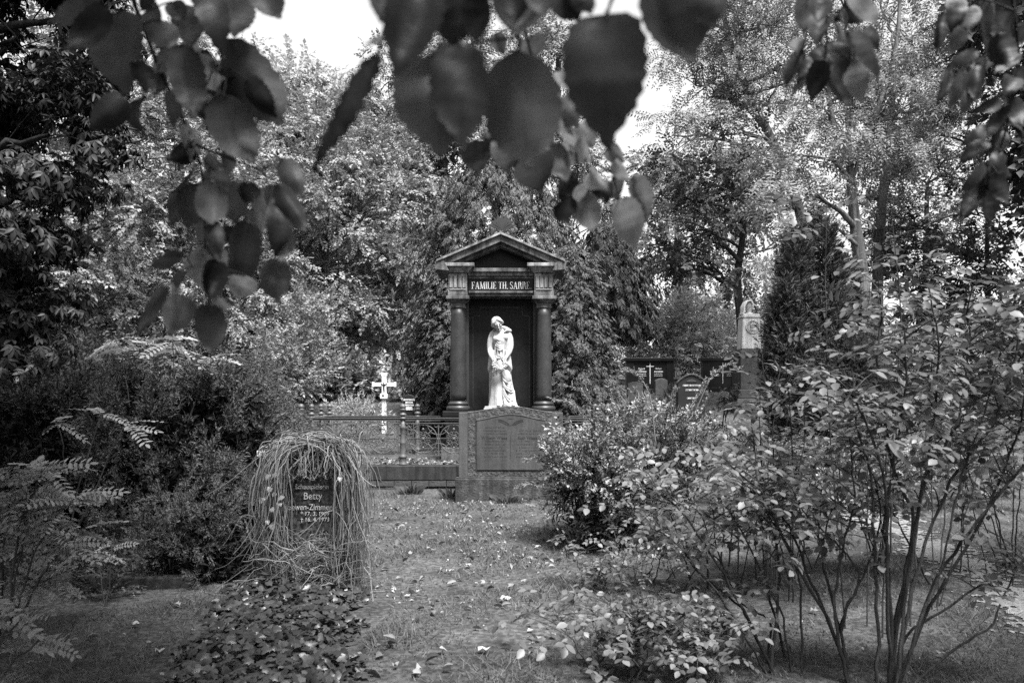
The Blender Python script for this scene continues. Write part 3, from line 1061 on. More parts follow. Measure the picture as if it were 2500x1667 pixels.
    ball(hd - ax * .05 + fw * .086, .0135, (1.5, .8, .7), RM)                       # mouth
    ball(hd - ax * .085 + fw * .07, .02)                                          # chin
    # collar of the mantle
    tube([Q(305, 420, -.02), Q(335, 385, .05), Q(420, 350, .075), Q(480, 360, .05), Q(545, 405, -.01)], [.02, .026, .028, .03, .03])
    tube([Q(545, 405, -.01), Q(500, 400, -.07), Q(470, 430, -.09)], [.03, .022, .01])
    # arms: sleeve to the elbow, then the bare forearm
    tube([Q(302, 450, .01), Q(278, 520, -.005), Q(267, 610, -.015), Q(268, 672, -.03)], [.05, .053, .053, .05])
    tube([Q(267, 655, -.03), Q(268, 700, -.07), Q(286, 770, -.15), Q(318, 835, -.2)], [.043, .042, .036, .026])
    tube([Q(515, 440, .01), Q(545, 510, -.005), Q(554, 600, -.015), Q(550, 650, -.03)], [.052, .055, .054, .05])
    tube([Q(551, 640, -.03), Q(546, 680, -.07), Q(528, 735, -.15), Q(492, 795, -.2)], [.043, .042, .036, .026])
    # hands with fingers curled over the wreath
    for (hx, hy, s) in ((326, 852, 1), (482, 812, -1)):
        ball(Q(hx, hy, -.195), .03, (.85, .6, 1.1))
        for i in range(4):
            b = Q(hx - 12 + 9 * i, hy + 16, -.21)
            tube([b, b + np.array([s * .006, -.018, -.022]), b + np.array([s * .012, -.012, -.045 + .004 * abs(i - 1.5)])], [.0095, .0085, .007], 6)
        b = Q(hx + s * 18, hy, -.205)
        tube([b, b + np.array([s * .022, -.012, -.012]), b + np.array([s * .034, -.012, -.03])], [.011, .0095, .008], 6)
    # cloth swags on the breast
    r3 = np.random.default_rng(16)
    for i in range(7):
        y0 = 448 + i * 30 + r3.uniform(-6, 6)
        x0, x1 = 318 + r3.uniform(-6, 14), 520 - i * 6 + r3.uniform(-12, 4)
        dip = 95 - i * 5 + r3.uniform(-12, 12)
        xm = 375 + i * 7 + r3.uniform(-10, 10)
        fy = -.116
        tube([Q(x0, y0, -.07), Q((x0 + xm) / 2, y0 + dip * .7, fy), Q(xm, y0 + dip, fy - .014), Q((xm + x1) / 2, y0 + dip * .55, fy), Q(x1, y0 - 18, -.07)], [.003, .0085, .0115, .0075, .003], 6)
    for i in range(5):      # cloth falling straight from the swags to the girdle
        x0 = 335 + 38 * i
        tube([Q(x0 + 8, 610, -.118), Q(x0 + 2, 700, -.118), Q(x0, 800, -.125)], [.003, .009, .006], 6)
    ball(Q(356, 525, -.09), .056, (1, .75, .95)); ball(Q(472, 505, -.09), .056, (1, .75, .95))
    # overfold of the mantle hanging at the hips
    for s, xs_ in ((-1, (282, 266, 262, 256, 268)), (1, (528, 540, 548, 555, 540))):
        for j in range(4):
            off = 14 * j * (-s)
            tube([Q(xs_[0] + off, 700, -.02 - .022 * j), Q(xs_[1] + off, 790, -.04 - .024 * j), Q(xs_[2] + off, 880, -.05 - .026 * j), Q(xs_[3] + off, 945 - 18 * j, -.05 - .026 * j), Q(xs_[4] + off * .8, 1020 - 40 * j, -.04 - .02 * j)], [.02, .026, .03, .032, .012], 8)
    # bent leg under the cloth with folds pulled from the knee
    ball(Q(492, 1070, -.105), .085, (.85, .75, 1.5))
    ball(Q(520, 1180, -.095), .06, (.8, .8, 1.6))
    r4 = np.random.default_rng(17)
    for i in range(8):
        y0 = 1010 + 44 * i + r4.uniform(-14, 14)
        L = 120 + 26 * i + r4.uniform(-30, 40)
        x0 = 432 + r4.uniform(-10, 12) + 2 * i
        tube([Q(x0, y0 - 40, -.14), Q(x0 + 14, y0 + L * .3, -.158), Q(x0 + 48 + 3 * i, min(1465, y0 + L * .62), -.158), Q(x0 + 95 + 5 * i, min(1470, y0 + L * .8), -.13), Q(min(630, x0 + 140 + 6 * i), min(1472, y0 + L * .78), -.07)], [.005, .013, .014, .011, .005], 6)
    for i in range(5):
        x0 = 535 + 16 * i
        tube([Q(x0 - 6, 1080 + 40 * i, -.09 + .012 * i), Q(x0 + 8, 1250, -.1 + .014 * i), Q(x0 + 26, 1440, -.11 + .012 * i)], [.005, .011, .014], 6)
    for i in range(9):
        x0 = 285 + 18 * i
        tube([Q(x0 + 8, 960 + 12 * (i % 3), -.14), Q(x0 + r4.uniform(-5, 5), 1150, -.152 + .05 * abs(i - 5) / 6), Q(x0 - 4 + r4.uniform(-6, 6), 1330, -.168 + .06 * abs(i - 5) / 6), Q(x0 - 8 - (4 - i) * 3, 1470, -.18 + .06 * abs(i - 5) / 6)], [.004, .011, .014, .017], 6)
    # feet
    for fx, fy in ((392, 1452), (600, 1448), (520, 1456)):
        ball(Q(fx, fy + 8, -.165), .036, (.9, 1.5, .6))
    me = tb.mesh('figure', M['marble'], True)
    body = mobj('figure', me, o)
    rm = body.modifiers.new('remesh', 'REMESH')
    rm.mode = 'VOXEL'
    rm.voxel_size = .0062
    rm.use_smooth_shade = True
    s2 = body.modifiers.new('smooth', 'SMOOTH')
    s2.factor = .4
    s2.iterations = 1
    # wreath
    rng = np.random.default_rng(5)
    wr = MB()
    c = Q(403, 872, -.235)
    th = np.linspace(0, 2 * math.pi, 40, endpoint=False)
    Rw = .086
    tilt = .35
    def ring(t, dr, dz):
        x = (Rw + dr) * math.cos(t); z = (Rw + dr) * 1.08 * math.sin(t)
        return c + np.array([x, -tilt * z * -.4 + dz, z])
    wr.tube([ring(t, 0, 0) for t in th], .024, 8, True)
    for i in range(190):
        t = rng.uniform(0, 2 * math.pi); u = rng.uniform(math.pi * .9, math.pi * 2.1)
        p = ring(t, .03 * math.cos(u), .024 * math.sin(u) - .002)
        wr.ball(p, rng.uniform(.008, .0155), 6, 4, (rng.uniform(.8, 1.3), .7, rng.uniform(.7, 1.2)))
    wr.build('wreath', M['marble'], o)
    MB().box(cx - .26, cx + .31, yS - .2, yS + .2, 1.152, 1.182).box(cx - .245, cx + .295, yS - .19, yS + .19, 1.182, 1.209).build('plinth', M['marble'], o, .004)
    return o
statue()

# ------------------------------------------------------------------ wide double headstone in front of the tomb
def double_stone():
    D = 10.30
    k = D / F
    def X(px): return (px - CX) * k
    def Z(py): return HC + (HY - py) * k
    o = root('double_headstone', (0, D + .2, 0), 'wide weathered double headstone with arched top, engraved Wilhelm Wiese and Ruth Wiese', 'headstone')
    x0, x1 = X(1112), X(1383)
    MB().box(x0, x1, D - .06, D + .42, -.1, .285).build('base', M['base_stone'], o, .012)
    # chipped step on the base top
    MB().box(x0 + .01, x1 - .01, D - .052, D + .40, .285, .30).build('base_bevel', M['base_stone'], o, .008)
    zt = 1.135
    xl, xr = X(1120), X(1348)
    def arch(xa, xb, zs, rise, n=28):
        p = []
        for i in range(n + 1):
            u = i / n
            c = .5 - .5 * math.cos(2 * math.pi * u)
            p.append((xa + (xb - xa) * u, zs + rise * c ** .8))
        return p
    # body: slab with shoulders and a swept arch
    xa, xb = X(1142), X(1348)
    outer = [(xa, .30), (xb, .30)] + arch(xa, xb, zt, .072)[::-1]
    MB().prism(outer, D + .0, D + .27).build('slab', M['rough_stone'], o, .006)
    MB().box(X(1120), xa - .001, D - .004, D + .27, .30, zt).build('pier', M['wiese_side'], o, .006)
    MB().box(xb + .001, X(1375), D + .06, D + .27, .30, zt + .0).build('pier', M['wiese_side'], o, .006)
    # thin pale strip along the top, painting the light from above
    top = arch(xa, xb, zt + .002, .072)
    poly = top[::-1] + [(x, z + .006) for x, z in top]
    MB().prism(poly[::-1], D - .003, D + .25).build('lit_edge', M['edge_light'], o)
    # smooth panel
    pa, pb = X(1164), X(1330)
    inner = [(pa, Z(1147)), (pb, Z(1147))] + arch(pa, pb, Z(1026), .07)[::-1]
    MB().prism(inner, D - .012, D + .05).build('panel', M['wiese_panel'], o, .004)
    bd = arch(pa - .008, pb + .008, Z(1026) + .004, .072)
    tube = MB().tube([(x, D - .012, z) for x, z in bd], .006, 6)
    tube.tube([(pa - .008, D - .006, Z(1148)), (pa - .008, D - .006, Z(1028))], .004, 5)
    tube.build('panel_edge', M['wiese_side'], o)
    yl = D - .0128
    ink = M['incised']
    text('Wilhelm Wiese', X(1207), yl, Z(1072), .042, ink, o, ext=.0015, sx=.88)
    text('Ruth Wiese', X(1288), yl, Z(1072), .042, ink, o, ext=.0015, sx=.88)
    mb = MB().box(X(1246) - .003, X(1246) + .003, yl - .001, yl + .001, Z(1120), Z(1063))
    mb.box(X(1240), X(1254), yl - .001, yl + .001, Z(1022.5), Z(1022.5) + .005)
    mb.build('divider', ink, o)
    # worn lines of small lettering, too weathered to read
    rng = np.random.default_rng(3)
    wl = MB()
    for (cxp, rows) in ((1207, (1045, 1053, 1060, 1078, 1086, 1094, 1101, 1108, 1116)), (1290, (1053, 1060, 1078, 1086, 1094, 1101, 1108, 1116))):
        for r in rows:
            x = X(cxp) - rng.uniform(.11, .17)
            xe = X(cxp) + rng.uniform(.11, .17)
            while x < xe:
                wd = rng.uniform(.004, .011)
                h = rng.uniform(.008, .02)
                zz = Z(r)
                if rng.uniform() < .84:
                    wl.box(x, x + wd * .4, yl - .0006, yl + .001, zz, zz + h)
                    wl.box(x, x + wd, yl - .0005, yl + .001, zz + h * .8 * rng.integers(0, 2), zz + h * .8 * 1 + .004)
                x += wd + rng.uniform(.003, .009)
    wl.build('worn_inscription', ink, o, kind='stuff')
    # crossed laurel sprays
    la = MB()
    for s in (-1, 1):
        p0 = np.array([X(1247), Z(1038)]); p1 = np.array([X(1247) + s * .155, Z(1026)])
        la.tube([(p0[0], yl, p0[1]), ((p0[0] + p1[0]) / 2, yl, p0[1] - .0 + .015), (p1[0], yl, p1[1])], .0018, 4)
        for i in range(9):
            u = .12 + .1 * i
            q = p0 + (p1 - p0) * u + np.array([0, .015 * math.sin(math.pi * u)])
            for t in (1, -1):
                e = q + np.array([s * .024, t * .02])
                nn = np.array([-t * .02, s * .024]) * .14
                m = (q + e) / 2
                la.prism([tuple(q), tuple(m - nn), tuple(e), tuple(m + nn)], yl - .001, yl + .001)
    la.build('laurel_sprays', ink, o)
    return o
double_stone()

# ------------------------------------------------------------------ iron fence round the tomb
def iron_fence():
    o = root('iron_fence', (FX0, FY0, 0), 'low ornate iron fence with ball finials on a dark kerb round the tomb', 'fence')
    zk = .355
    # kerb stones
    MB().box(FX0 - .14, -.80, FY0 - .1, FY0 + .12, .142, zk).build('kerb', M['kerb'], o, .01)
    MB().box(-.797, FX1 + .14, FY0 - .1, FY0 + .12, .142, zk).build('kerb', M['kerb'], o, .01)
    MB().box(FX0 - .14, FX0 + .1, FY0 + .122, FY1 + .12, -.1, zk).build('kerb', M['kerb'], o, .01)
    MB().box(FX1 - .1, FX1 + .14, FY0 + .122, FY1 + .12, -.1, zk).build('kerb', M['kerb'], o, .01)
    MB().box(FX0 + .102, FX1 - .102, FY1 + .0, FY1 + .12, .2, zk + .02).build('kerb', M['kerb'], o, .01)
    # brick footing
    rng = np.random.default_rng(11)
    bm = [MB().box(-L / 2, L / 2, -.05, .05, -h / 2, h / 2).mesh('brick', M['brick']) for L, h in ((.242, .078), (.242, .056))]
    for c, (zc, m, off) in enumerate(((.097, bm[0], 0), (.025, bm[1], .12))):
        x = FX0 - .02 + off
        while x < FX1:
            b = bpy.data.objects.new('brick', m)
            put(b, o)
            b.location = (x, FY0 - .045 + rng.normal(0, .005) + .012 * c, zc)
            b.rotation_euler = (0, rng.normal(0, .008), rng.normal(0, .012))
            x += .252
    # posts
    z = zk
    prof = [(.058, z), (.058, z + .02), (.05, z + .03), (.05, z + .1), (.057, z + .11), (.06, z + .125), (.05, z + .14), (.042, z + .17), (.04, z + .3), (.046, z + .32), (.046, z + .33), (.039, z + .345), (.036, z + .52), (.044, z + .535), (.044, z + .56), (.036, z + .575), (.036, z + .66)]
    pm = MB().lathe(0, 0, [(r, h - zk) for r, h in prof], 16).mesh('post', M['iron'], True)
    fin = [(.036, .66), (.055, .672), (.055, .69), (.035, .70), (.03, .712), (.05, .722), (.058, .735), (.04, .752), (.024, .765), (.02, .785), (.034, .795), (.046, .80), (.046, .812), (.03, .82), (.043, .835), (.046, .852), (.038, .873), (.02, .888), (.004, .893)]
    fm = MB().lathe(0, 0, fin, 16).mesh('finial', M['iron'], True)
    def post(x, y, s=1.0):
        p = bpy.data.objects.new('post', pm); put(p, o); p.location = (x, y, zk); p.scale = (s, s, 1)
        f = bpy.data.objects.new('finial', fm); COL.objects.link(f); f.parent = p
    fxp = [FX0, -1.59, -.11, FX1]
    for x in fxp: post(x, FY0)
    for y in (12.2, 12.8): post(FX0, y, .9); post(FX1, y, .9)
    for x in fxp:
        if not -1.2 < x < .9: post(x, FY1)
    # rails
    def rails(ax, ay, bx, by, nm='rail'):
        hx, hy = (0, .016) if ay == by else (.016, 0)
        for za, zb_, w in ((.488, .503, 1), (.958, .97, 1), (1.008, 1.035, 1.5), (1.035, 1.047, 2.2), (.745, .752, .5)):
            wx, wy = hx * w, hy * w
            MB().box(min(ax, bx) - wx, max(ax, bx) + wx, min(ay, by) - wy, max(ay, by) + wy, za, zb_).build('rail', M['iron'], o)
    for a, b in zip(fxp[:-1], fxp[1:]): rails(a + .04, FY0, b - .04, FY0)
    rails(FX0 + .04, FY1, -1.2, FY1); rails(.86, FY1, FX1 - .04, FY1)
    for x in (FX0, FX1):
        for a, b in ((FY0, 12.2), (12.2, 12.8), (12.8, FY1)): rails(x, a + .04, x, b - .04)
    # openwork rosette
    def ring(mb, cx, cz, r, t, n=20):
        th = np.linspace(0, 2 * math.pi, n, endpoint=False)
        mb.tube(np.stack([cx + r * np.cos(th), np.zeros(n), cz + r * np.sin(th)], 1), t, 5, True)
    mb = MB()
    H = .222
    ring(mb, 0, 0, .205, .0075, 32); ring(mb, 0, 0, .055, .006, 16); ring(mb, 0, 0, .03, .006, 12)
    mb.ball((0, -.006, 0), .02, 8, 5)
    for i in range(8):
        a = math.pi / 4 * i + math.pi / 8
        ring(mb, .09 * math.cos(a), .09 * math.sin(a), .02, .0045, 9)
    for i in range(4):
        a = math.pi / 4 + math.pi / 2 * i
        c, s = math.cos(a), math.sin(a)
        mb.tube([(.1 * c, 0, .1 * s), (.19 * c, 0, .19 * s)], .008, 5)
        mb.tube([(.1 * c - .02 * s, 0, .1 * s + .02 * c), (.1 * c + .02 * s, 0, .1 * s - .02 * c)], .006, 5)
        # quarter arcs in the corners
        cc, cs = H * (1 if c > 0 else -1), H * (1 if s > 0 else -1)
        ring(mb, cc * .86, cs * .88, .026, .005, 10)
        th = np.linspace(0, math.pi / 2, 9)
        mb.tube(np.stack([cc - np.sign(cc) * .16 * np.cos(th), np.zeros(9), cs - np.sign(cs) * .16 * np.sin(th)], 1), .0055, 5)
    for s in (-1, 1):
        mb.prism([(-.03, s * .135), (.03, s * .135), (0, s * .135 + .028)][::1], -.006, .006)
        mb.tube([(0, 0, s * .1), (0, 0, s * .14)], .005, 4)
        mb.tube([(s * .055, 0, 0), (s * .205, 0, 0)], .005, 4)
        mb.ball((s * .212, 0, 0), .014, 6, 4)
        mb.ball((0, 0, s * .2), .013, 6, 4)
        mb.tube([(s * H, 0, -.24), (s * H, 0, .215)], .007, 5)
    om = mb.mesh('rosette', M['iron'], True)
    def ros(x, y, rz=0, sx=1):
        r = bpy.data.objects.new('rosette', om); put(r, o)
        r.location = (x, y, .735); r.rotation_euler = (0, 0, rz); r.scale = (sx, 1, 1)
    for i in range(3):
        for a in fxp[:-1]: ros(a + .295 + .447 * i, FY0)
        ros(FX0 + .295 + .447 * i, FY1)
    for x in (FX0, FX1):
        for y in (11.9, 12.5, 13.1): ros(x, y, math.pi / 2)
    return o
iron_fence()

# ------------------------------------------------------------------ granite headstone with dry stalks
BX, BD = -1.34, 5.34
def betty_stone():
    o = root('granite_headstone', (BX, BD + .08, 0), 'small dark granite headstone lettered Betty, smothered in dry stalks', 'headstone')
    n = 20
    p = [(BX - .31, -.05), (BX + .31, -.05)]
    for i in range(n + 1):
        u = i / n
        p.append((BX + .31 - .62 * u, .80 + .15 * math.sin(math.pi * u) ** .8))
    MB().prism(p, BD, BD + .17).build('slab', M['black_speck'], o, .012)
    L = M['letter_light']
    def Zp(py): return HC + (HY - py) / F * BD
    y = BD - .003
    for s, py, h, wx, xo in (('Schauspielerin', 1193, .033, .84, .0), ('Betty', 1218, .046, .9, .005), ('Loewen-Zimmering', 1244, .04, .82, .0), ('* 17. 3. 1909', 1258, .026, 1, .02), ('\u2020 16. 4. 1973', 1272, .026, 1, .02)):
        text(s, BX + xo, y, Zp(py), h, L, o, ext=.004, sx=wx)
    # lyre like emblem at the head of the stone
    em = MB()
    th = np.linspace(.2, math.pi - .2, 10)
    em.tube(np.stack([BX + .07 * np.cos(th), np.full(10, y), .80 - .05 * np.sin(th)], 1), .004, 5)
    em.build('emblem', L, o)
    return o
M['black_speck'] = mat_stone('black_speck', .03, .06, 30, .5, speck=1.4, bump=.1, fine=38)
betty_stone()

def dry_stalks():
    o = root('dry_climber', (BX, BD, 0), 'tangle of pale dry climber stalks drooping over the granite headstone', 'climber')
    rng = np.random.default_rng(21)
    tb = TB()
    def strand(p, r, jit=.017):
        p = np.array(p, float)
        t = np.linspace(0, len(p) - 1, 4 * (len(p) - 1) + 1)
        q = np.stack([np.interp(t, np.arange(len(p)), p[:, i]) for i in range(3)], 1)
        for _ in range(2): q[1:-1] = (q[:-2] + 2 * q[1:-1] + q[2:]) / 4
        q[1:] += np.cumsum(rng.normal(0, jit * .62, (len(q) - 1, 3)), 0) * .6
        q[:, 2] = np.maximum(q[:, 2], .015)
        tb.tube(q, np.linspace(r, r * .55, len(q)), 4)
    n = 620
    for i in range(n):
        u = rng.uniform(-1, 1)
        top = np.array([BX + .23 * u + rng.normal(0, .05), BD + .06 + rng.normal(0, .09), .93 + .07 * (1 - u * u) + rng.normal(0, .02)])
        az = rng.uniform(0, 2 * math.pi)
        ex, ey = math.cos(az), math.sin(az)
        if ey > .35 and rng.uniform() < .7: ey = -ey        # more of them fall to the front
        fx = BX + .2 * u * .6 + ex * rng.uniform(.17, .33)
        fy = BD + .06 + ey * rng.uniform(.13, .34)
        zend = rng.uniform(.0, .4) if rng.uniform() < .75 else rng.uniform(.4, .75)
        front = fy < BD + .0
        if front and abs(fx - BX - .03) < .17:              # the inscription stays open
            if rng.uniform() < .72: fx = BX + .03 + math.copysign(rng.uniform(.17, .34), fx - BX + rng.normal(0, .1))
            else: zend = max(zend, .78)
        m = np.array([(top[0] + fx) / 2 + ex * .04, (top[1] + fy) / 2 + ey * .04, top[2] + rng.uniform(-.03, .05)])
        e1 = np.array([fx, fy, top[2] - rng.uniform(.1, .22)])
        e2 = np.array([fx + rng.normal(0, .03), fy + rng.normal(0, .03), (e1[2] + zend) / 2])
        e3 = np.array([fx + rng.normal(0, .05), fy + rng.normal(0, .04) - .02, zend])
        if zend > .7: e2 = (e1 + np.array([fx, fy, zend])) / 2; e3 = np.array([fx, fy, zend])
        strand([top, m, e1, e2, e3], rng.uniform(.0014, .0034) * (1.7 if rng.uniform() < .12 else 1))
    # tangled lower half in front of the stone
    for i in range(280):
        a = np.array([BX + rng.normal(.02, .17), BD - rng.uniform(.05, .3), rng.uniform(.02, .46)])
        if abs(a[0] - BX - .02) < .17: a[2] *= .7
        d = rng.normal(0, .085, 3); d[1] *= .5
        b = a + d + np.array([0, 0, .04]); c = a + d * 2 + rng.normal(0, .05, 3)
        c[2] = min(c[2], .36)
        strand([a, b, c], rng.uniform(.0014, .0036), .02)
    # long escaping shoots
    for pts in ([(700, 1080), (640, 1110), (570, 1170), (505, 1210)], [(640, 1290), (600, 1340), (560, 1380), (530, 1390)], [(660, 1330), (600, 1390), (540, 1430), (500, 1450)],
                [(850, 1120), (880, 1160), (905, 1180), (918, 1188)], [(735, 1065), (722, 1050), (712, 1046)], [(870, 1380), (895, 1420), (915, 1465)]):
        strand([P(x, y, BD - .15 - .05 * j) for j, (x, y) in enumerate(pts)], .003, .006)
    mobj('stalks', tb.mesh('stalks', M['stalk'], True), o, 'stuff')
    # a few living ivy leaves among the stalks
    lm = tri_mesh('leaf', *ivy_leaf(), M['ivy_light'])
    for (x, y) in ((655, 1158), (668, 1155), (660, 1190), (672, 1203), (680, 1225), (662, 1240), (652, 1270), (663, 1280), (830, 1165), (690, 1210), (640, 1215)):
        lf = bpy.data.objects.new('leaf', lm); put(lf, o)
        R = frames(np.array([[rng.normal(0, .5), -.5, -.8]]), np.array([[rng.normal(0, .3), -1, .6]]))[0]
        lf.matrix_basis = Matrix.Translation(Vector(P(x, y, BD - .22))) @ Matrix(R.tolist()).to_4x4() @ Matrix.Scale(rng.uniform(.028, .045), 4)
M['ivy_light'] = mat_leaf('ivy_light', .15, .4, .2, .4)
dry_stalks()

# ------------------------------------------------------------------ other graves
def crucifix():
    D = 14.9
    x, _, _ = P(938, 0, D)
    g = GZ(x, D)
    o = root('grave_cross', (x, D, g), 'white painted grave cross with a small dark crucified figure behind the fence', 'cross')
    z = lambda py: HC + (HY - py) / F * D
    w = M['white_paint']
    MB().box(x - .042, x + .042, D - .025, D + .025, g - .1, z(915)).build('upright', w, o, .004)
    MB().box(x - .055, x + .055, D - .03, D + .03, z(918), z(911)).build('upright_cap', w, o, .004)
    MB().box(x - .2, x - .043, D - .024, D + .024, z(943), z(934)).box(x + .043, x + .2, D - .024, D + .024, z(943), z(934)).build('crossbar', w, o, .004)
    for s in (-1, 1):
        MB().box(x + s * .205 - .02, x + s * .205 + .02, D - .03, D + .03, z(944.5), z(932.5)).build('arm_end', w, o, .004)
    MB().box(x - .065, x + .065, D - .06, D + .05, z(973), z(961)).build('plaque_box', w, o, .005)
    MB().box(x - .03, x + .005, D - .064, D - .06, z(968), z(963.5)).build('plaque', M['black_stone'], o)
    c = MB()
    zc = z(938)
    c.tube([(x, D - .035, zc - .0), (x, D - .04, zc - .07), (x + .006, D - .035, zc - .15)], [.014, .013, .008], 6)
    for s in (-1, 1): c.tube([(x, D - .035, zc - .015), (x + s * .055, D - .032, zc + .012)], .007, 5)
    c.ball((x - .004, D - .042, zc + .018), .014, 7, 5)
    c.build('corpus', M['black_stone'], o, smooth=True)
crucifix()

def arch_poly(x0, x1, zb, zs, rise, n=14, power=.9):
    p = [(x0, zb), (x1, zb)]
    for i in range(n + 1):
        u = i / n
        p.append((x1 + (x0 - x1) * u, zs + rise * math.sin(math.pi * u) ** power))
    return p

def plain_stone(name, label, px0, px1, py_top, rise_px, D, mat, cat='headstone', th=.14, group=None):
    k = D / F
    x0, x1 = (px0 - CX) * k, (px1 - CX) * k
    g = GZ((x0 + x1) / 2, D)
    zt = HC + (HY - py_top) * k
    o = root(name, ((x0 + x1) / 2, D, g), label, cat, group)
    MB().prism(arch_poly(x0, x1, g + .12, zt - rise_px * k, rise_px * k), D, D + th).build('slab', M[mat], o, .01)
    MB().box(x0 - .05, x1 + .05, D - .05, D + th + .05, g - .15, g + .12).build('base', M[mat], o, .01)
    return o, x0, x1, g, zt, k

o, x0, x1, g, zt, k = plain_stone('plaque_headstone', 'narrow black headstone with pale name plates beside the white cross', 984, 1014, 963, 6, 14.8, 'black_stone')
xm = (x0 + x1) / 2
for s, py, w_ in (('RUHEST\u00c4TTE', 976, .105), ('HERTA', 982.5, .07), ('OWSKI', 989, .085), ('', 995, .06), ('', 999, .065)):
    z = HC + (HY - py) * k
    pl = MB().box(xm - w_, xm + w_, 14.8 - .012, 14.8, z - .016, z + .016).build('name_plate', M['letter_light'], o, .002)
    if s: text(s, xm, 14.8 - .0125, z - .01, .02, M['black_stone'], pl, ext=.0005, sx=min(1.0, w_ * 1.8 / (len(s) * .02)))

def black_slab(px0, px1, names, label, D=19.0):
    k = D / F
    x0, x1 = (px0 - CX) * k, (px1 - CX) * k
    zt = HC + (HY - 873) * k
    g = GZ((x0 + x1) / 2, D)
    o = root('black_wall_stone', ((x0 + x1) / 2, D, g), label, 'headstone', 'black granite wall stones with capping')
    MB().box(x0 + .02, x1 - .02, D, D + .2, g + .1, zt - .085).build('slab', M['black_granite'], o, .006)
    MB().box(x0 - .03, x1 + .03, D - .05, D + .25, zt - .083, zt).build('capping', M['black_granite'], o, .008)
    MB().box(x0 - .03, x1 + .03, D - .06, D + .26, g - .15, g + .1).build('base', M['black_granite'], o, .008)
    for a, b in ((x0 + .02, x0 + .2), (x1 - .2, x1 - .02)):
        MB().box(a, b, D - .018, D, g + .1, zt - .09).build('side_strip', M['black_granite'], o, .004)
    xm = (x0 + x1) / 2 + (0 if px0 < 1600 else .05)
    mb = MB().box(xm - .008, xm + .008, D - .006, D, zt - .62, zt - .12).box(xm - .09, xm - .009, D - .006, D, zt - .215, zt - .2).box(xm + .009, xm + .09, D - .006, D, zt - .215, zt - .2)
    mb.build('cross', M['letter_light'], o)
    rng = np.random.default_rng(px0)
    for nm, xo in zip(names, (-.2, .2)):
        if nm: text(nm, xm + xo, D - .003, zt - .28, .04, M['letter_light'], o, ext=.001, sx=.8)
        ln = MB()
        for r in range(3):
            x = xm + xo - .1
            while x < xm + xo + .1:
                wd = rng.uniform(.008, .02)
                ln.box(x, x + wd, D - .003, D, zt - .345 - .045 * r, zt - .345 - .045 * r + (.026 if r == 0 else .012))
                x += wd + .008
        ln.build('small_lettering', M['letter_light'], o, kind='stuff')
black_slab(1527, 1647, ('Elisabeth', 'Herbert'), 'broad black granite wall stone with white cross and the names Elisabeth and Herbert')
black_slab(1713, 1806, ('', 'Karl'), 'black granite wall stone with white cross beside the pale urn monument')
plain_stone('rounded_headstone', 'low dark grey headstone with rounded top before the broad black wall stone', 1532, 1570, 932, 5, 16.0, 'grey_stone')
plain_stone('wavy_headstone', 'small grey headstone with curved shoulders next to a clipped dome shrub', 1600, 1630, 923, 6, 18.0, 'grey_stone')
o, x0, x1, g, zt, k = plain_stone('arched_headstone', 'black arched headstone with pale rim and two rows of pale lettering', 1655, 1722, 916, 19, 15.5, 'black_stone', th=.18)
xm = (x0 + x1) / 2
rim = arch_poly(x0 - .01, x1 + .01, g, zt - 17 * k, 19 * k)[2:]
MB().tube([(x, 15.5 - .01, z + .004) for x, z in rim], .014, 6).build('rim', M['grey_stone'], o)
MB().prism([(xm - .1, zt - .13), (xm + .1, zt - .13), (xm + .06, zt - .09), (xm, zt - .075), (xm - .06, zt - .09)], 15.49, 15.5).build('emblem', M['grey_stone'], o)
rng = np.random.default_rng(8)
for py, w_ in ((941, .17), (952, .115), (972, .09)):
    z = HC + (HY - py) * k
    ln = MB()
    x = xm - w_
    while x < xm + w_:
        wd = rng.uniform(.012, .022)
        ln.box(x, x + wd * .35, 15.492, 15.5, z - .018, z + .018)
        ln.box(x, x + wd, 15.493, 15.5, z + .01 - .02 * rng.integers(0, 2), z + .018)
        x += wd + .007
    ln.build('lettering', M['letter_light'], o)

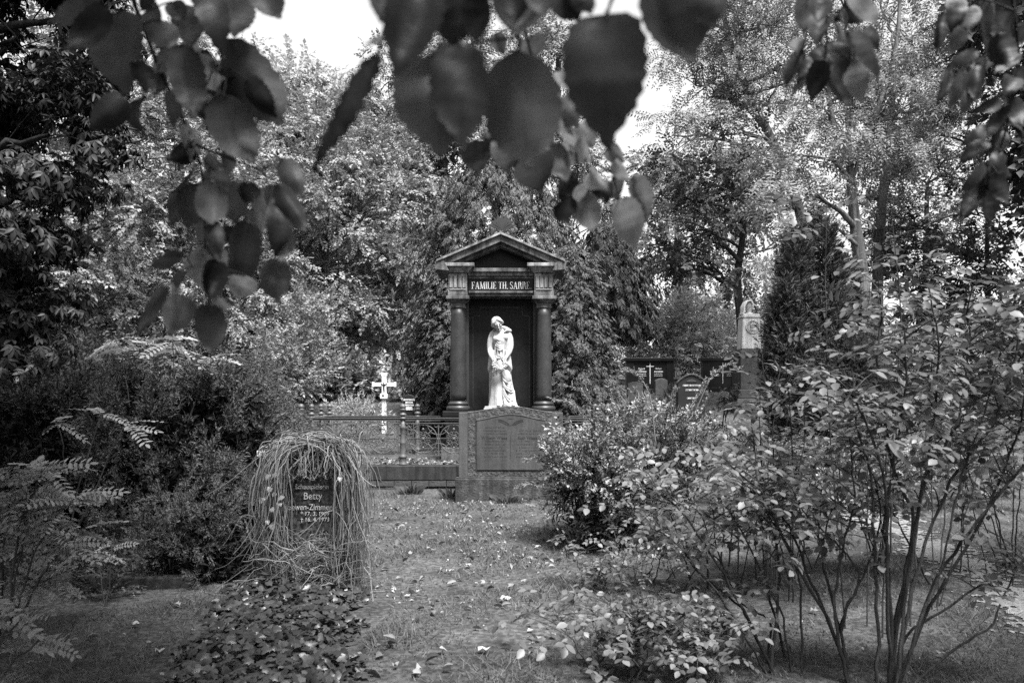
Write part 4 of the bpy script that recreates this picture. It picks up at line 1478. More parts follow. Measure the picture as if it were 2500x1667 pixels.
def urn_pillar():
    D = 17.0
    k = D / F
    X = lambda px: (px - CX) * k
    Z = lambda py: HC + (HY - py) * k
    x = X(1828)
    g = GZ(x, D)
    o = root('urn_monument', (x, D, g), 'tall pale sandstone grave pillar with portrait medallion and draped urn', 'monument')
    sd_, gs = M['sandstone'], M['grey_stone']
    MB().box(x - .42, x + .42, D - .42, D + .42, g - .15, g + .22).build('step', gs, o, .02)
    MB().box(x - .32, x + .32, D - .32, D + .32, g + .22, g + .42).build('step', gs, o, .02)
    MB().box(x - .24, x + .24, D - .24, D + .24, g + .42, Z(872)).build('pedestal', gs, o, .012)
    MB().frustum(x - .26, x + .26, D - .26, D + .26, Z(872), Z(853), .06).build('pedestal_moulding', gs, o, .008)
    w0, w1 = .205, .18
    V = [(x - w0, D - w0, Z(853)), (x + w0, D - w0, Z(853)), (x + w0, D + w0, Z(853)), (x - w0, D + w0, Z(853)),
         (x - w1, D - w1, Z(777)), (x + w1, D - w1, Z(777)), (x + w1, D + w1, Z(777)), (x - w1, D + w1, Z(777))]
    MB().add(V, [(3, 2, 1, 0), (4, 5, 6, 7), (0, 1, 5, 4), (1, 2, 6, 5), (2, 3, 7, 6), (3, 0, 4, 7)]).build('shaft', sd_, o, .012)
    MB().box(x - .2, x + .2, D - .2, D + .2, Z(777), Z(774)).box(x - .17, x + .17, D - .17, D + .17, Z(774), Z(768)).build('cap', sd_, o, .01)
    xm, zm = X(1831), Z(800)
    md = MB()
    th = np.linspace(0, 2 * math.pi, 28, endpoint=False)
    for r, t in ((.135, .014), (.108, .008)):
        md.tube(np.stack([xm + r * np.cos(th), np.full(28, D - .2), zm + r * np.sin(th)], 1), t, 6, True)
    md.build('medallion_rim', sd_, o, smooth=True)
    pr = MB().ball((xm - .005, D - .19, zm + .02), .06, 12, 8, (.85, .5, 1.15)).ball((xm + .01, D - .19, zm - .06), .055, 10, 6, (1.2, .4, .7)).ball((xm + .015, D - .195, zm + .045), .055, 10, 6, (1, .55, .8))
    pr.build('portrait_relief', sd_, o, smooth=True)
    zb = Z(768)
    MB().lathe(x, D, [(.09, zb), (.09, zb + .03), (.05, zb + .05), (.05, zb + .07), (.1, zb + .14), (.115, zb + .2), (.1, zb + .24), (.09, zb + .25), (.05, zb + .28), (.0, zb + .29)], 20).build('urn', sd_, o, smooth=True)
    dr = MB()
    for i in range(9):
        y = D - .12 + .03 * i
        dr.tube([(x + .05, y, zb + .21), (x + .02, y, zb + .285), (x - .07, y, zb + .27), (x - .125 + .008 * math.sin(i * 2), y, zb + .17), (x - .13, y, zb + .06), (x - .155 + .01 * math.sin(i), y, zb + .0)], .022, 6)
    dr.build('drapery', sd_, o, smooth=True)
urn_pillar()

def bench():
    D = 18.2
    a, b = P(1497, 0, D)[0], P(1519, 0, D)[0]
    g = GZ(a, D)
    o = root('park_bench', ((a + b) / 2 - .4, D, g), 'dark slatted bench half hidden behind the conifer trunk', 'bench')
    a -= .95
    for i in range(3):
        MB().box(a, b, D - .2 + .12 * i, D - .1 + .12 * i, g + .42, g + .45).build('seat_slat', M['wood'], o, .004)
    for i in range(3):
        MB().box(a, b, D + .18 + .015 * i, D + .205 + .015 * i, g + .52 + .12 * i, g + .61 + .12 * i).build('back_slat', M['wood'], o, .004)
    for x in (a + .1, b - .16):
        MB().box(x, x + .06, D - .18, D - .12, g - .05, g + .42).box(x, x + .06, D + .125, D + .175, g - .05, g + .86).build('leg', M['wood'], o, .004)
bench()

# a low sign board half covered by the juniper, and the stone edging of the near grave
D_ = 6.4
p = P(645, 1106, D_)
o = root('name_board', (p[0], D_, 0), 'small white board with dark capitals half hidden by juniper and dry stalks', 'sign')
MB().box(p[0] - .06, p[0] + .05, D_, D_ + .02, p[2] - .025, p[2] + .02).build('board', M['sandstone'], o, .002)
MB().box(p[0] - .015, p[0] + .015, D_ + .021, D_ + .045, -.05, p[2] + .02).build('stake', M['wood'], o)
text('MILI', p[0] - .0, D_ - .001, p[2] - .018, .026, M['black_stone'], o, ext=.0005, sx=1.0)

o = root('grave_edging', (-3.1, 5.5, 0), 'dark stone edging of an overgrown grave under the junipers', 'edging')
MB().box(-3.35, -2.72, 5.45, 5.57, -.05, .07).build('edging_stone', M['kerb'], o, .012)
MB().box(-2.716, -2.2, 5.46, 5.58, -.05, .06).build('edging_stone', M['kerb'], o, .012)

# ------------------------------------------------------------------ trees, from the left of the picture to the right
make_tree('horse_chestnut', 'dark horse chestnut with large palmate leaves above the junipers', 9.6,
          [(-30, 985), (-20, 700), (-40, 400), (-50, 0), (-50, -500)], .2,
          [(40, 90, 0, 190, 170), (120, 330, -.4, 130, 150), (20, 520, -.5, 150, 150), (150, 480, .3, 80, 120), (-60, 720, 0, 130, 150), (60, -250, 0, 260, 230), (200, 80, .5, 90, 150), (-150, 200, 0, 160, 300), (60, 690, -.3, 110, 110), (130, 800, -.2, 90, 80), (20, 850, -.4, 100, 80)],
          'chestnut', T_PALM, .21, 115, 101, bark='bark_dark', sub_r=.42, droop=.55, leaf_parts=280, up_noise=.35, far_templates=T_PALM_FAR)
make_tree('forked_tree', 'tree with a dark forked trunk and bent limb behind the horse chestnut', 17.0,
          [(205, 985), (200, 700), (198, 470), (190, 380), (160, 200), (150, 60)], .11,
          [(260, 250, 1, 150, 120), (130, 180, .6, 130, 130), (300, 540, .8, 140, 120), (200, 700, 1, 160, 110), (330, 400, 1.5, 120, 80), (420, 300, 2, 120, 110), (230, 60, 1, 170, 110)],
          'leaf_mid', T_BROAD, .36, 27, 102, bark='bark_dark', limbs=[(.075, [(198, 470), (225, 420), (262, 378), (310, 372), (345, 382)]), (.05, [(262, 378), (288, 345), (295, 310), (340, 318)]), (.03, [(290, 350), (345, 345), (365, 330)])])
make_tree('dense_maple', 'dense mid grey maple rising behind the pinnate sapling and junipers', 20.0,
          [(430, 985), (440, 800), (435, 600), (440, 400)], .2,
          [(430, 620, 0, 200, 160), (310, 700, -.6, 140, 110), (560, 690, -.4, 150, 130), (420, 440, .4, 170, 130), (540, 500, .6, 150, 140), (300, 820, -.8, 160, 90), (480, 830, -.8, 170, 90), (640, 820, -.6, 120, 100)],
          'leaf_mid', T_BROAD, .34, 32, 103)
make_tree('broad_maple', 'broad maple with layered boughs behind the white cross', 22.0,
          [(790, 985), (785, 800), (790, 600), (800, 420)], .24,
          [(780, 640, -.5, 190, 130), (690, 520, 0, 150, 120), (870, 540, -.3, 160, 130), (780, 420, .6, 170, 120), (920, 700, -.8, 150, 110), (680, 780, -.6, 150, 110), (850, 820, -1, 190, 90), (960, 430, .6, 130, 120)],
          'leaf_mid', T_BROAD, .37, 27, 104)
make_tree('pale_tree', 'tall pale leaved tree under the open sky, its upright stem showing', 40.0,
          [(730, 985), (728, 700), (722, 500), (725, 300), (728, 190)], .25,
          [(720, 240, 0, 100, 90), (660, 330, 0, 110, 100), (790, 330, 0, 110, 110), (720, 440, -1, 170, 110), (630, 220, 1, 60, 60), (850, 260, 2, 90, 80), (890, 360, 1, 110, 110), (620, 450, 0, 110, 110)],
          'leaf_pale', T_BROAD, .85, 6.5, 105, sub_r=.8, bark='bark')
make_tree('pale_linden', 'pale distant tree whose top shows between two hanging branches', 46.0,
          [(560, 985), (560, 700), (565, 400), (560, 200)], .3,
          [(540, 200, 0, 110, 100), (470, 320, 0, 130, 120), (600, 340, 0, 110, 130), (430, 220, 0, 110, 110)],
          'leaf_pale', T_BROAD, .95, 6, 106, sub_r=.9)
make_tree('gappy_tree', 'tall tree with loose branches behind the temple tomb', 28.0,
          [(1080, 985), (1085, 700), (1080, 450), (1090, 200), (1095, 40)], .27,
          [(1000, 290, 0, 130, 130), (1130, 230, 0, 130, 130), (1060, 420, -.5, 170, 120), (950, 200, 0, 70, 90), (1180, 120, 0, 120, 110), (1180, 360, .5, 140, 140), (960, 480, 0, 130, 120), (1060, 560, 0, 180, 110), (1090, 60, 1, 110, 80)],
          'leaf_mid', T_BROAD, .43, 15, 107, sub_r=.6)
make_tree('loose_tree', 'loose tree standing at the edge of the white sky gap', 32.0,
          [(1370, 985), (1375, 700), (1370, 450), (1360, 250), (1365, 110)], .26,
          [(1320, 180, 0, 110, 110), (1400, 130, 0, 60, 80), (1370, 300, 0, 110, 120), (1450, 420, 0, 70, 120), (1300, 400, 0, 150, 130), (1400, 560, 0, 110, 120), (1280, 80, 0, 110, 80)],
          'leaf_mid', T_BROAD, .45, 13.5, 108, sub_r=.6)
make_tree('leaning_robinia', 'tall robinia with pale leaning trunk and open feathery crown', 22.0,
          [(2010, 985), (1985, 700), (1955, 500), (1880, 330), (1825, 240), (1780, 90), (1760, 0)], .17,
          [(1700, 210, 0, 120, 90), (1800, 130, 0, 130, 100), (1640, 330, -.5, 100, 70), (1760, 330, -.6, 130, 80), (1900, 60, .6, 160, 100), (1700, 60, .6, 140, 90), (1650, 470, -.4, 90, 80), (1770, 450, -.8, 120, 80), (1880, 250, .8, 110, 90), (1990, 160, .8, 120, 100), (1800, -80, 0, 220, 110), (1720, 600, -.6, 90, 70)],
          'leaf_robinia', T_PIN, .38, 26, 109, bark='bark_pale', sub_r=.5, droop=.55,
          limbs=[(.07, [(1880, 330), (1810, 245), (1740, 235)]), (.07, [(1830, 232), (1880, 215), (1915, 205)]), (.06, [(1790, 165), (1775, 120), (1770, 70)]), (.05, [(1740, 90), (1700, 85), (1680, 70)])])
make_tree('furrowed_robinia', 'robinia with a thick furrowed trunk rising behind the rose bush', 16.5,
          [(2120, 985), (2108, 700), (2085, 520), (2078, 390)], .19,
          [(2050, 320, -.3, 150, 80), (1960, 380, -.5, 110, 60), (2150, 270, .2, 130, 90), (2020, 230, .3, 140, 80), (1920, 470, -.6, 100, 90), (2200, 360, .3, 110, 70), (2100, 120, .5, 160, 110), (2060, -60, .5, 220, 120), (2240, 80, .8, 160, 130)],
          'leaf_robinia', T_PIN, .34, 34, 110, bark='bark_pale', sub_r=.42, droop=.75,
          limbs=[(.09, [(2080, 400), (2062, 360), (2030, 300), (2020, 200), (2000, 60)]), (.085, [(2078, 400), (2120, 340), (2150, 250), (2190, 120), (2200, -40)]), (.05, [(2068, 430), (2045, 400), (2025, 370)]), (.05, [(2095, 600), (2060, 570), (2035, 550)])])
make_tree('dark_robinia', 'darker robinia stem standing close behind the furrowed trunk', 19.5,
          [(2140, 985), (2140, 700), (2150, 480), (2175, 340), (2180, 120)], .16,
          [(2250, 400, .5, 100, 70), (2220, 200, .5, 150, 100), (2300, 120, 1, 140, 110), (2150, 20, 1, 160, 100), (2250, 560, 1, 90, 60), (2330, 250, .6, 110, 70), (2220, 300, .3, 110, 60), (2120, 480, .6, 80, 70)],
          'leaf_robinia', T_PIN, .36, 27, 111, bark='bark', sub_r=.5, droop=.6, limbs=[(.08, [(2150, 480), (2200, 380), (2260, 320), (2320, 280)])])
make_tree('dark_stem_tree', 'tree with a black leaning stem behind the pale urn monument', 20.0,
          [(1815, 985), (1808, 800), (1800, 680), (1815, 560), (1805, 400)], .14,
          [(1680, 560, 0, 130, 70), (1760, 480, -.3, 120, 80), (1640, 650, .4, 110, 70), (1740, 660, -.4, 110, 60), (1830, 380, 0, 110, 80), (1620, 480, .6, 90, 70), (1700, 400, .6, 100, 60)],
          'leaf_dark', T_BROAD, .45, 11, 112, bark='bark_dark', limbs=[(.07, [(1808, 640), (1770, 600), (1720, 585)]), (.06, [(1812, 500), (1790, 440), (1760, 420)])])
make_tree('split_stem_tree', 'tree with a slender split stem and open twigs behind the yew hedge', 20.0,
          [(2425, 985), (2418, 700), (2412, 480)], .09,
          [(2300, 430, .4, 60, 50), (2450, 560, .3, 90, 90), (2330, 620, 0, 130, 70), (2480, 420, .6, 70, 60), (2250, 680, .2, 140, 70), (2420, 700, 0, 140, 80), (2490, 240, .5, 80, 90), (2380, 150, 1, 130, 90), (2330, 530, .6, 80, 40), (2450, 330, .4, 80, 50), (2250, 600, -.3, 110, 60), (2330, 770, -.2, 130, 60), (2200, 770, 0, 110, 60), (2470, 790, 0, 110, 60)],
          'leaf_dark', T_BROAD, .46, 11, 113, bark='bark', limbs=[(.055, [(2412, 480), (2385, 420), (2370, 340), (2340, 330)]), (.05, [(2412, 480), (2430, 430), (2440, 350), (2470, 290)]), (.04, [(2412, 420), (2360, 345), (2300, 330), (2240, 335)]), (.03, [(2440, 420), (2480, 400), (2510, 395)])])
make_tree('dark_crown_tree', 'dark tree crown behind the drooping narrow leaved branch', 17.0,
          [(2640, 985), (2650, 600), (2640, 300), (2600, 0)], .25,
          [(2480, 80, 0, 120, 130), (2560, 330, 0, 110, 140), (2620, 560, 0, 110, 130), (2560, -150, 0, 220, 160), (2700, 200, 0, 150, 250), (2560, 720, 0, 110, 90)],
          'leaf_dark', T_BROAD_BIG, .5, 12, 114, bark='bark_dark')
# a far belt of trees closes the view under the crowns
far = [(60, 560, 'rounded far tree seen through the gaps of the horse chestnut'), (330, 520, 'far tree filling the gap above the forked trunk'), (640, 600, 'far tree low between the two maples'),
       (930, 590, 'far tree standing behind the broad maple'), (1240, 600, 'far tree hidden mostly by the tall conifer'), (1560, 690, 'far pale tree beyond the black wall stones'),
       (1740, 700, 'far rounded tree beyond the urn monument'), (2020, 720, 'far tree seen between the robinia trunks'), (2250, 680, 'far tree standing beyond the dark robinia stem'), (2480, 700, 'far tree beyond the split stem tree')]
far_first = []
for i, (x, y, lab) in enumerate(far):
    D = 48.0 + 2.5 * (i % 3)
    if i < 4:
        x0 = x
        o = make_tree('far_tree', lab, D, [(x, 985), (x + 5, 850), (x, y)], .25,
              [(x - 70, y + 60, 0, 110, 90), (x + 80, y + 50, .5, 110, 100), (x, y - 20, 0, 110, 90), (x, y + 170, -1, 170, 90), (x - 110, y + 190, 0, 110, 80), (x + 120, y + 190, 0, 110, 80)],
              'leaf_pale' if i == 2 else 'leaf_mid', T_BROAD_BIG, 1.1, 4.2, 200 + i, sub_r=.9, twigs=False, group='belt of trees far behind the graves')
        far_first.append((o, x, y, D))
    else:
        s, sx, sy, sD = far_first[(2, 2, 2, 0, 1, 3)[i - 4]]
        c = s.copy(); COL.objects.link(c)
        d = P(x, y, D) - P(sx, sy, sD)
        c.location = s.location + Vector(d)
        c['label'] = lab
        for ch in s.children:
            k = ch.copy(); COL.objects.link(k); k.parent = c
make_tree('gap_tree', 'mid grey tree filling the space behind the robinia trunks', 29.0, [(2260, 985), (2262, 700), (2258, 450)], .18,
          [(2180, 420, 0, 110, 90), (2300, 380, 0, 110, 90), (2230, 560, 0, 130, 90), (2360, 520, 0, 120, 90), (2120, 560, 0, 100, 90), (2420, 420, .5, 100, 80)], 'leaf_mid', T_BROAD, .55, 8, 115, sub_r=.6)
make_tree('gap_tree', 'mid grey tree behind the dark stemmed tree and black wall stones', 30.0, [(1650, 985), (1655, 700), (1650, 480)], .18,
          [(1590, 480, 0, 70, 90), (1690, 450, 0, 100, 90), (1640, 600, 0, 120, 90), (1750, 560, 0, 110, 100), (1850, 500, .5, 90, 100), (1930, 600, 0, 90, 110)], 'leaf_mid', T_BROAD, .55, 8, 116, sub_r=.6)
ROUND = lambda t: np.sqrt(np.clip(1 - t ** 2.4, 0, 1)) * (1 - .25 * np.exp(-t * 9))
# conifers round the tomb
make_cone('arborvitae', 'tall drooping arborvitae rising behind the temple tomb', 1212, 16.0, 360, 190, 'thuja', T_THUJA, .185, 10500, 301, profile=ROUND, lumps=.3)
make_cone('arborvitae', 'lower arborvitae between the black plaque headstone and the tomb column', 1092, 14.9, 630, 66, 'thuja', T_THUJA, .135, 6200, 302, droop=.45, profile=ROUND, lumps=.3)
make_cone('arborvitae', 'bushy arborvitae between the tomb column and the hanging cypress', 1392, 14.7, 600, 100, 'thuja', T_THUJA, .135, 7800, 303, droop=.45, profile=ROUND, lumps=.3)
make_cone('hanging_cypress', 'dark hanging cypress on a bare pale trunk beside the bench', 1480, 16.2, 540, 84, 'thuja_dark', T_THUJA, .22, 3200, 304, profile=ROUND, lumps=.45, skirt_y=815, bark='bark', trunk_r=.12, droop=1.2)
# columnar yew built of upright plumes
def column_yew():
    D = 13.5
    rng = np.random.default_rng(41)
    b = P(1985, 985, D); b[2] = GZ(b[0], b[1])
    o = root('columnar_yew', b, 'dark columnar yew of many upright plumes beside the urn monument', 'yew')
    tb = TB()
    pos, d, up = [], [], []
    for (x, y, wpx) in ((1990, 525, 42), (2020, 560, 40), (1950, 570, 42), (2065, 640, 42), (1925, 640, 40), (2095, 730, 38), (1905, 740, 34), (1970, 690, 46), (2030, 720, 46), (1935, 780, 44), (2000, 800, 46), (2060, 830, 44), (1908, 850, 34), (2110, 850, 36), (1918, 690, 40), (1925, 590, 40), (1960, 620, 40), (2040, 610, 36)):
        dd = D + rng.uniform(-.45, .45) - (.35 if y > 660 else 0)
        top = P(x, y, dd)
        g = np.array([b[0] + (top[0] - b[0]) * .6, b[1] + (top[1] - b[1]) * .6, b[2] - .05])
        tb.tube(bez(g, (g + top) / 2 + np.array([(top[0] - g[0]) * .3, 0, 0]), top, 6), np.linspace(.05, .01, 6), 6)
        n = int(480 * (top[2] - g[2]) / 2.4)
        t = rng.uniform(.08, 1, n) ** .8
        w = 1.25 * wpx * dd / F * np.clip((1 - t) * 3.2, .12, 1) * (1 + .3 * np.sin(t * 22))
        a = rng.uniform(0, 2 * math.pi, n)
        c = g + (top - g) * t[:, None] + np.stack([(top[0] - g[0]) * .5 * np.sin(math.pi * t) * .5, 0 * t, 0 * t], 1)
        out = np.stack([np.cos(a), np.sin(a), 0 * a], 1)
        pos.append(c + out * (w * rng.uniform(.5, 1.1, n))[:, None])
        d.append(out * .8 + np.array([0, 0, 1.2]) + rng.normal(0, .3, (n, 3)))
        up.append(out + rng.normal(0, .3, (n, 3)))
    mobj('trunk', tb.mesh('trunk', M['bark_dark'], True), o)
    pos, d, up = map(np.concatenate, (pos, d, up))
    mobj('foliage', scatter(T_YEW, pos, frames(d, up), .19 * rng.uniform(.7, 1.3, len(pos)), rng).mesh('foliage', M['yew']), o, 'stuff')
column_yew()

M['undergrowth'] = mat_leaf('undergrowth', .05, .45, .15, .6)
# ------------------------------------------------------------------ shrubs behind the fence and the graves
make_bush('shade_shrub', 'dark dense shrub closing the gap behind the pale sapling', 'shrub', 13.5, 250, [(120, 880, 0, 110, 70), (260, 890, .3, 120, 60), (400, 880, .3, 110, 70), (520, 900, .2, 90, 60), (-20, 870, 0, 90, 80)], 'leaf_dark', T_BROAD, .3, 34, 400, sub_r=.3)
make_bush('leafy_shrub', 'small leaved pale shrub behind the corner posts of the iron fence', 'shrub', 16.6, 690, [(680, 850, 0, 60, 60), (720, 910, -.2, 80, 50), (650, 900, .2, 50, 60)], 'shrub', T_BROAD, .22, 55, 401)
make_bush('feathery_shrub', 'upright feathery young tree above the pale shrubs', 'shrub', 17.6, 742, [(740, 760, 0, 45, 60), (720, 830, 0, 55, 50), (770, 840, 0, 50, 60), (745, 900, 0, 60, 50)], 'leaf_robinia', T_FINE, .35, 30, 402, stem_r=.02)
make_bush('hydrangea_shrub', 'broad leaved shrub growing between the corner posts and the white cross', 'shrub', 18.1, 850, [(840, 930, 0, 80, 40), (890, 925, .3, 60, 40), (790, 940, .1, 60, 40)], 'shrub', T_BROAD_BIG, .26, 45, 403)
make_bush('cross_shrub', 'leafy shrub growing round the foot of the white cross', 'shrub', 18.200000000000003, 985, [(985, 945, 0, 45, 30), (1030, 950, .1, 45, 45)], 'shrub', T_BROAD_BIG, .25, 40, 404)
make_bush('mound_grass', 'pale tufted cushion plant on the grave behind the fence', 'plant', 14.2, 860, [(860, 1000, 0, 70, 18)], 'grass_pale', T_YEW, .13, 160, 405, stems=4)
make_bush('pale_hedge', 'pale rounded shrub beyond the broad black wall stone', 'shrub', 25.0, 1620, [(1590, 850, 0, 80, 60), (1680, 830, .5, 90, 80), (1640, 780, 1, 80, 60), (1500, 860, .3, 80, 60), (1530, 790, .6, 70, 60)], 'leaf_pale', T_BROAD, .45, 13, 406, sub_r=.4)
make_bush('pale_hedge', 'pale rounded shrub between the two black wall stones', 'shrub', 26.0, 1750, [(1740, 850, 0, 80, 60), (1770, 780, .8, 90, 70), (1690, 880, -.5, 60, 60), (1880, 730, 1, 80, 80), (1850, 830, .5, 70, 60)], 'leaf_pale', T_BROAD, .45, 13, 407, sub_r=.4)
make_bush('dome_shrub', 'clipped dark dome shrub beside the black arched headstone', 'shrub', 16.5, 1640, [(1635, 968, 0, 24, 20)], 'juniper_dark', T_JUN, .12, 220, 408, sub_r=.1, stems=4)
make_bush('weeping_shrub', 'small dark weeping shrub in front of the urn monument steps', 'shrub', 14.5, 1780, [(1778, 960, 0, 22, 28)], 'thuja_dark', T_THUJA, .16, 110, 409, droop=1.4, sub_r=.1, stems=4)
make_bush('yew_hedge', 'dark low yew hedge behind the rose bushes', 'hedge', 11.0, 2250, [(2100, 900, 0, 120, 60), (2280, 880, .3, 140, 80), (2440, 860, .3, 120, 90), (1980, 950, -.3, 90, 50), (2200, 1000, -.8, 160, 60), (2420, 1000, -.8, 140, 70)], 'juniper_dark', T_JUN, .15, 60, 410, plume=.35, upw=.5, core=.5)
make_bush('border_shrub', 'low leafy border plants along the far edge of the gravel path', 'plant', 9.4, 2250, [(2150, 1140, 0, 100, 35), (2300, 1150, 0, 110, 45), (2440, 1170, -.2, 90, 45), (2020, 1130, .2, 80, 30), (1900, 1110, .3, 90, 30)], 'leaf_mid', T_BROAD, .15, 90, 411, sub_r=.15)
# junipers on the left
make_bush('spreading_juniper', 'large dark spreading juniper heaped behind the dry stalks', 'juniper', 7.2, 430,
          [(420, 1060, 0, 170, 90), (540, 1010, .4, 120, 80), (330, 1010, .3, 120, 70), (590, 1090, .2, 80, 90), (480, 1180, -.3, 140, 90), (330, 1160, -.2, 110, 90), (600, 1180, 0, 60, 90), (400, 1270, -.1, 160, 60)], 'juniper', T_JUN, .15, 165, 412, dirbias=(.45, -.15, 0), stems=24, stem_r=.02, gap=1.5, core=1.2, plume=.44, upw=.25)
make_bush('spreading_juniper', 'dark juniper with feathery upright tips below the horse chestnut', 'juniper', 7.8, 120,
          [(110, 1010, 0, 130, 70), (30, 1080, -.2, 110, 100), (200, 1090, .1, 130, 90), (150, 1200, 0, 170, 90), (0, 1230, 0, 100, 90), (240, 980, .3, 60, 50)], 'juniper_dark', T_JUN, .15, 145, 413, upw=.7, stems=20, stem_r=.02, gap=1.5, core=1.2, plume=.42)
make_bush('small_juniper', 'rounded low juniper close beside the dry stalk headstone', 'juniper', 5.75, 490,
          [(500, 1300, 0, 110, 75), (580, 1265, .2, 70, 65), (420, 1350, -.1, 75, 65), (520, 1390, -.05, 120, 50), (610, 1330, .2, 40, 70)], 'juniper', T_JUN, .09, 330, 414, stems=16, gap=1.5, core=1.0, plume=.25, upw=.1)
make_bush('dark_undergrowth', 'dark leafy undergrowth along the foot of the junipers', 'undergrowth', 6.0, 330,
          [(120, 1360, 0, 120, 50), (260, 1370, .0, 120, 50), (400, 1410, -.15, 110, 35), (540, 1420, -.2, 110, 35), (10, 1340, .1, 110, 60), (330, 1310, .4, 110, 50), (120, 1410, -.65, 120, 32), (260, 1425, -.7, 100, 28)], 'undergrowth', T_BROAD, .11, 130, 417, sub_r=.12)
def gable_shrub():
    rng = np.random.default_rng(43)
    D = 8.6
    ax = P(615, 866, D)
    o = root('clipped_juniper', (ax[0], D, 0), 'juniper clipped to a pointed roof shape above the spreading juniper', 'juniper')
    n = 2000
    t = rng.uniform(0, 1, n) ** .7
    s = rng.choice([-1, 1], n)
    hw = np.where(s < 0, 1.1, .85) * .42 * t * 1.5
    x = ax[0] + s * hw * rng.uniform(0, 1.02, n) ** .45
    y = D + rng.normal(0, .28, n)
    z = ax[2] - t * .78 + rng.normal(0, .015, n)
    pos = np.stack([x, y, z], 1)
    d = np.stack([s * .9 + rng.normal(0, .25, n), rng.normal(-.3, .35, n), -.35 + rng.normal(0, .3, n)], 1)
    up = np.stack([s * .3, np.full(n, -.5), np.ones(n)], 1) + rng.normal(0, .3, (n, 3))
    mobj('foliage', scatter(T_JUN, pos, frames(d, up), .1 * rng.uniform(.7, 1.4, n), rng).mesh('foliage', M['juniper']), o, 'stuff')
    tb = TB()
    for dx in (-.25, .0, .3):
        tb.tube([(ax[0] + dx, D, -.05), (ax[0] + dx * .8, D, ax[2] * .5), (ax[0] + dx * .3, D, ax[2] - .15)], [.035, .03, .015], 7)
    mobj('stems', tb.mesh('stems', M['bark_dark'], True), o)
gable_shrub()
# evergreen with pale rimmed leaves right of the headstone
make_bush('variegated_euonymus', 'pale leaved evergreen shrub spilling over beside the double headstone', 'shrub', 7.3, 1460,
          [(1425, 1100, -.1, 75, 45), (1510, 1050, .3, 90, 42), (1378, 1122, -.2, 42, 24), (1560, 1035, .6, 80, 45), (1480, 1085, .2, 90, 50), (1640, 1045, .9, 80, 40), (1480, 1160, -.5, 80, 40)], 'euonymus', T_BROAD, .13, 190, 415, sub_r=.12, upw=.4)
make_bush('dark_juniper', 'black shaded juniper under the pale leaved evergreen shrub', 'juniper', 7.05, 1440,
          [(1415, 1175, 0, 80, 60), (1430, 1250, -.2, 95, 70), (1540, 1180, .2, 120, 90), (1520, 1290, -.2, 110, 60), (1660, 1150, .3, 100, 90)], 'juniper_dark', T_JUN, .11, 170, 416, stems=14, plume=.24, upw=.1, core=.5)
def arching_sprays():
    rng = np.random.default_rng(44)
    o = root('arching_conifer', (P(1560, 0, 8)[0], 8.0, 0), 'light juniper with long arching tips over the pale evergreen shrub', 'juniper')
    tb, pos, d = TB(), [], []
    lines = [[(1600, 1080), (1590, 970), (1565, 920), (1535, 900), (1520, 905)], [(1700, 1000), (1730, 930), (1755, 900), (1780, 888), (1795, 895)], [(1560, 1060), (1530, 990), (1505, 950), (1480, 945)], [(1450, 1060), (1420, 1010), (1390, 980), (1350, 975)],
             [(1420, 1110), (1380, 1080), (1350, 1060), (1320, 1065)], [(1400, 1160), (1340, 1130), (1310, 1115), (1285, 1125)], [(1470, 1040), (1440, 980), (1415, 950), (1375, 940)], [(1640, 1060), (1680, 1000), (1710, 960), (1720, 930)],
             [(1480, 1010), (1500, 960), (1490, 930)], [(1400, 1220), (1330, 1190), (1290, 1180), (1260, 1190)], [(1620, 1040), (1640, 980), (1650, 950)], [(1530, 1040), (1560, 980), (1550, 955)]]
    for L in lines:
        for rep in range(1):
            dd = 7.6 + rng.uniform(-.5, .6)
            q = np.array([P(x + rng.normal(0, 9 * rep), y + rng.normal(0, 9 * rep), dd) for x, y in L])
            t = np.linspace(0, len(q) - 1, 22)
            q = np.stack([np.interp(t, np.arange(len(q)), q[:, k]) for k in range(3)], 1)
            for _ in range(3): q[1:-1] = (q[:-2] + 2 * q[1:-1] + q[2:]) / 4
            tb.tube(q, np.linspace(.006, .0022, 22), 4)
            g = np.gradient(q, axis=0)
            for i in range(3, 22):
                for _ in range(2):
                    pos.append(q[i] + rng.normal(0, .008, 3)); d.append(unit(g[i]) + rng.normal(0, .45, 3))
    n = 2000
    c = np.array([P(1530, 1065, 7.8), P(1440, 1090, 7.5), P(1620, 1070, 8.1), P(1700, 1060, 8.3)])[rng.integers(0, 4, n)]
    off = np.clip(rng.normal(0, 1, (n, 3)), -1.6, 1.6) * np.array([.26, .26, .075])
    pos = np.concatenate([np.array(pos), c + off])
    d = np.concatenate([np.array(d), np.array([-.2, -.1, .9]) + rng.normal(0, .5, (n, 3))])
    mobj('stems', tb.mesh('stems', M['stalk'], True), o)
    mobj('foliage', scatter(T_YEW, pos, frames(d, rng.normal(0, 1, d.shape)), .05 * rng.uniform(.6, 1.4, len(pos)), rng).mesh('foliage', M['arch_tip']), o, 'stuff')
M['arch_tip'] = mat_leaf('arch_tip', .2, .55, .15)
arching_sprays()

# ------------------------------------------------------------------ plants whose leaves can be told apart
def leaf_objects(o, meshes, pos, R, sc, rng, name='leaf'):
    for i in range(len(pos)):
        lf = bpy.data.objects.new(name, meshes[int(rng.integers(len(meshes)))])
        put(lf, o)
        lf.matrix_basis = Matrix.Translation(Vector(pos[i])) @ Matrix(np.asarray(R[i]).tolist()).to_4x4() @ Matrix.Scale(float(sc[i]), 4)

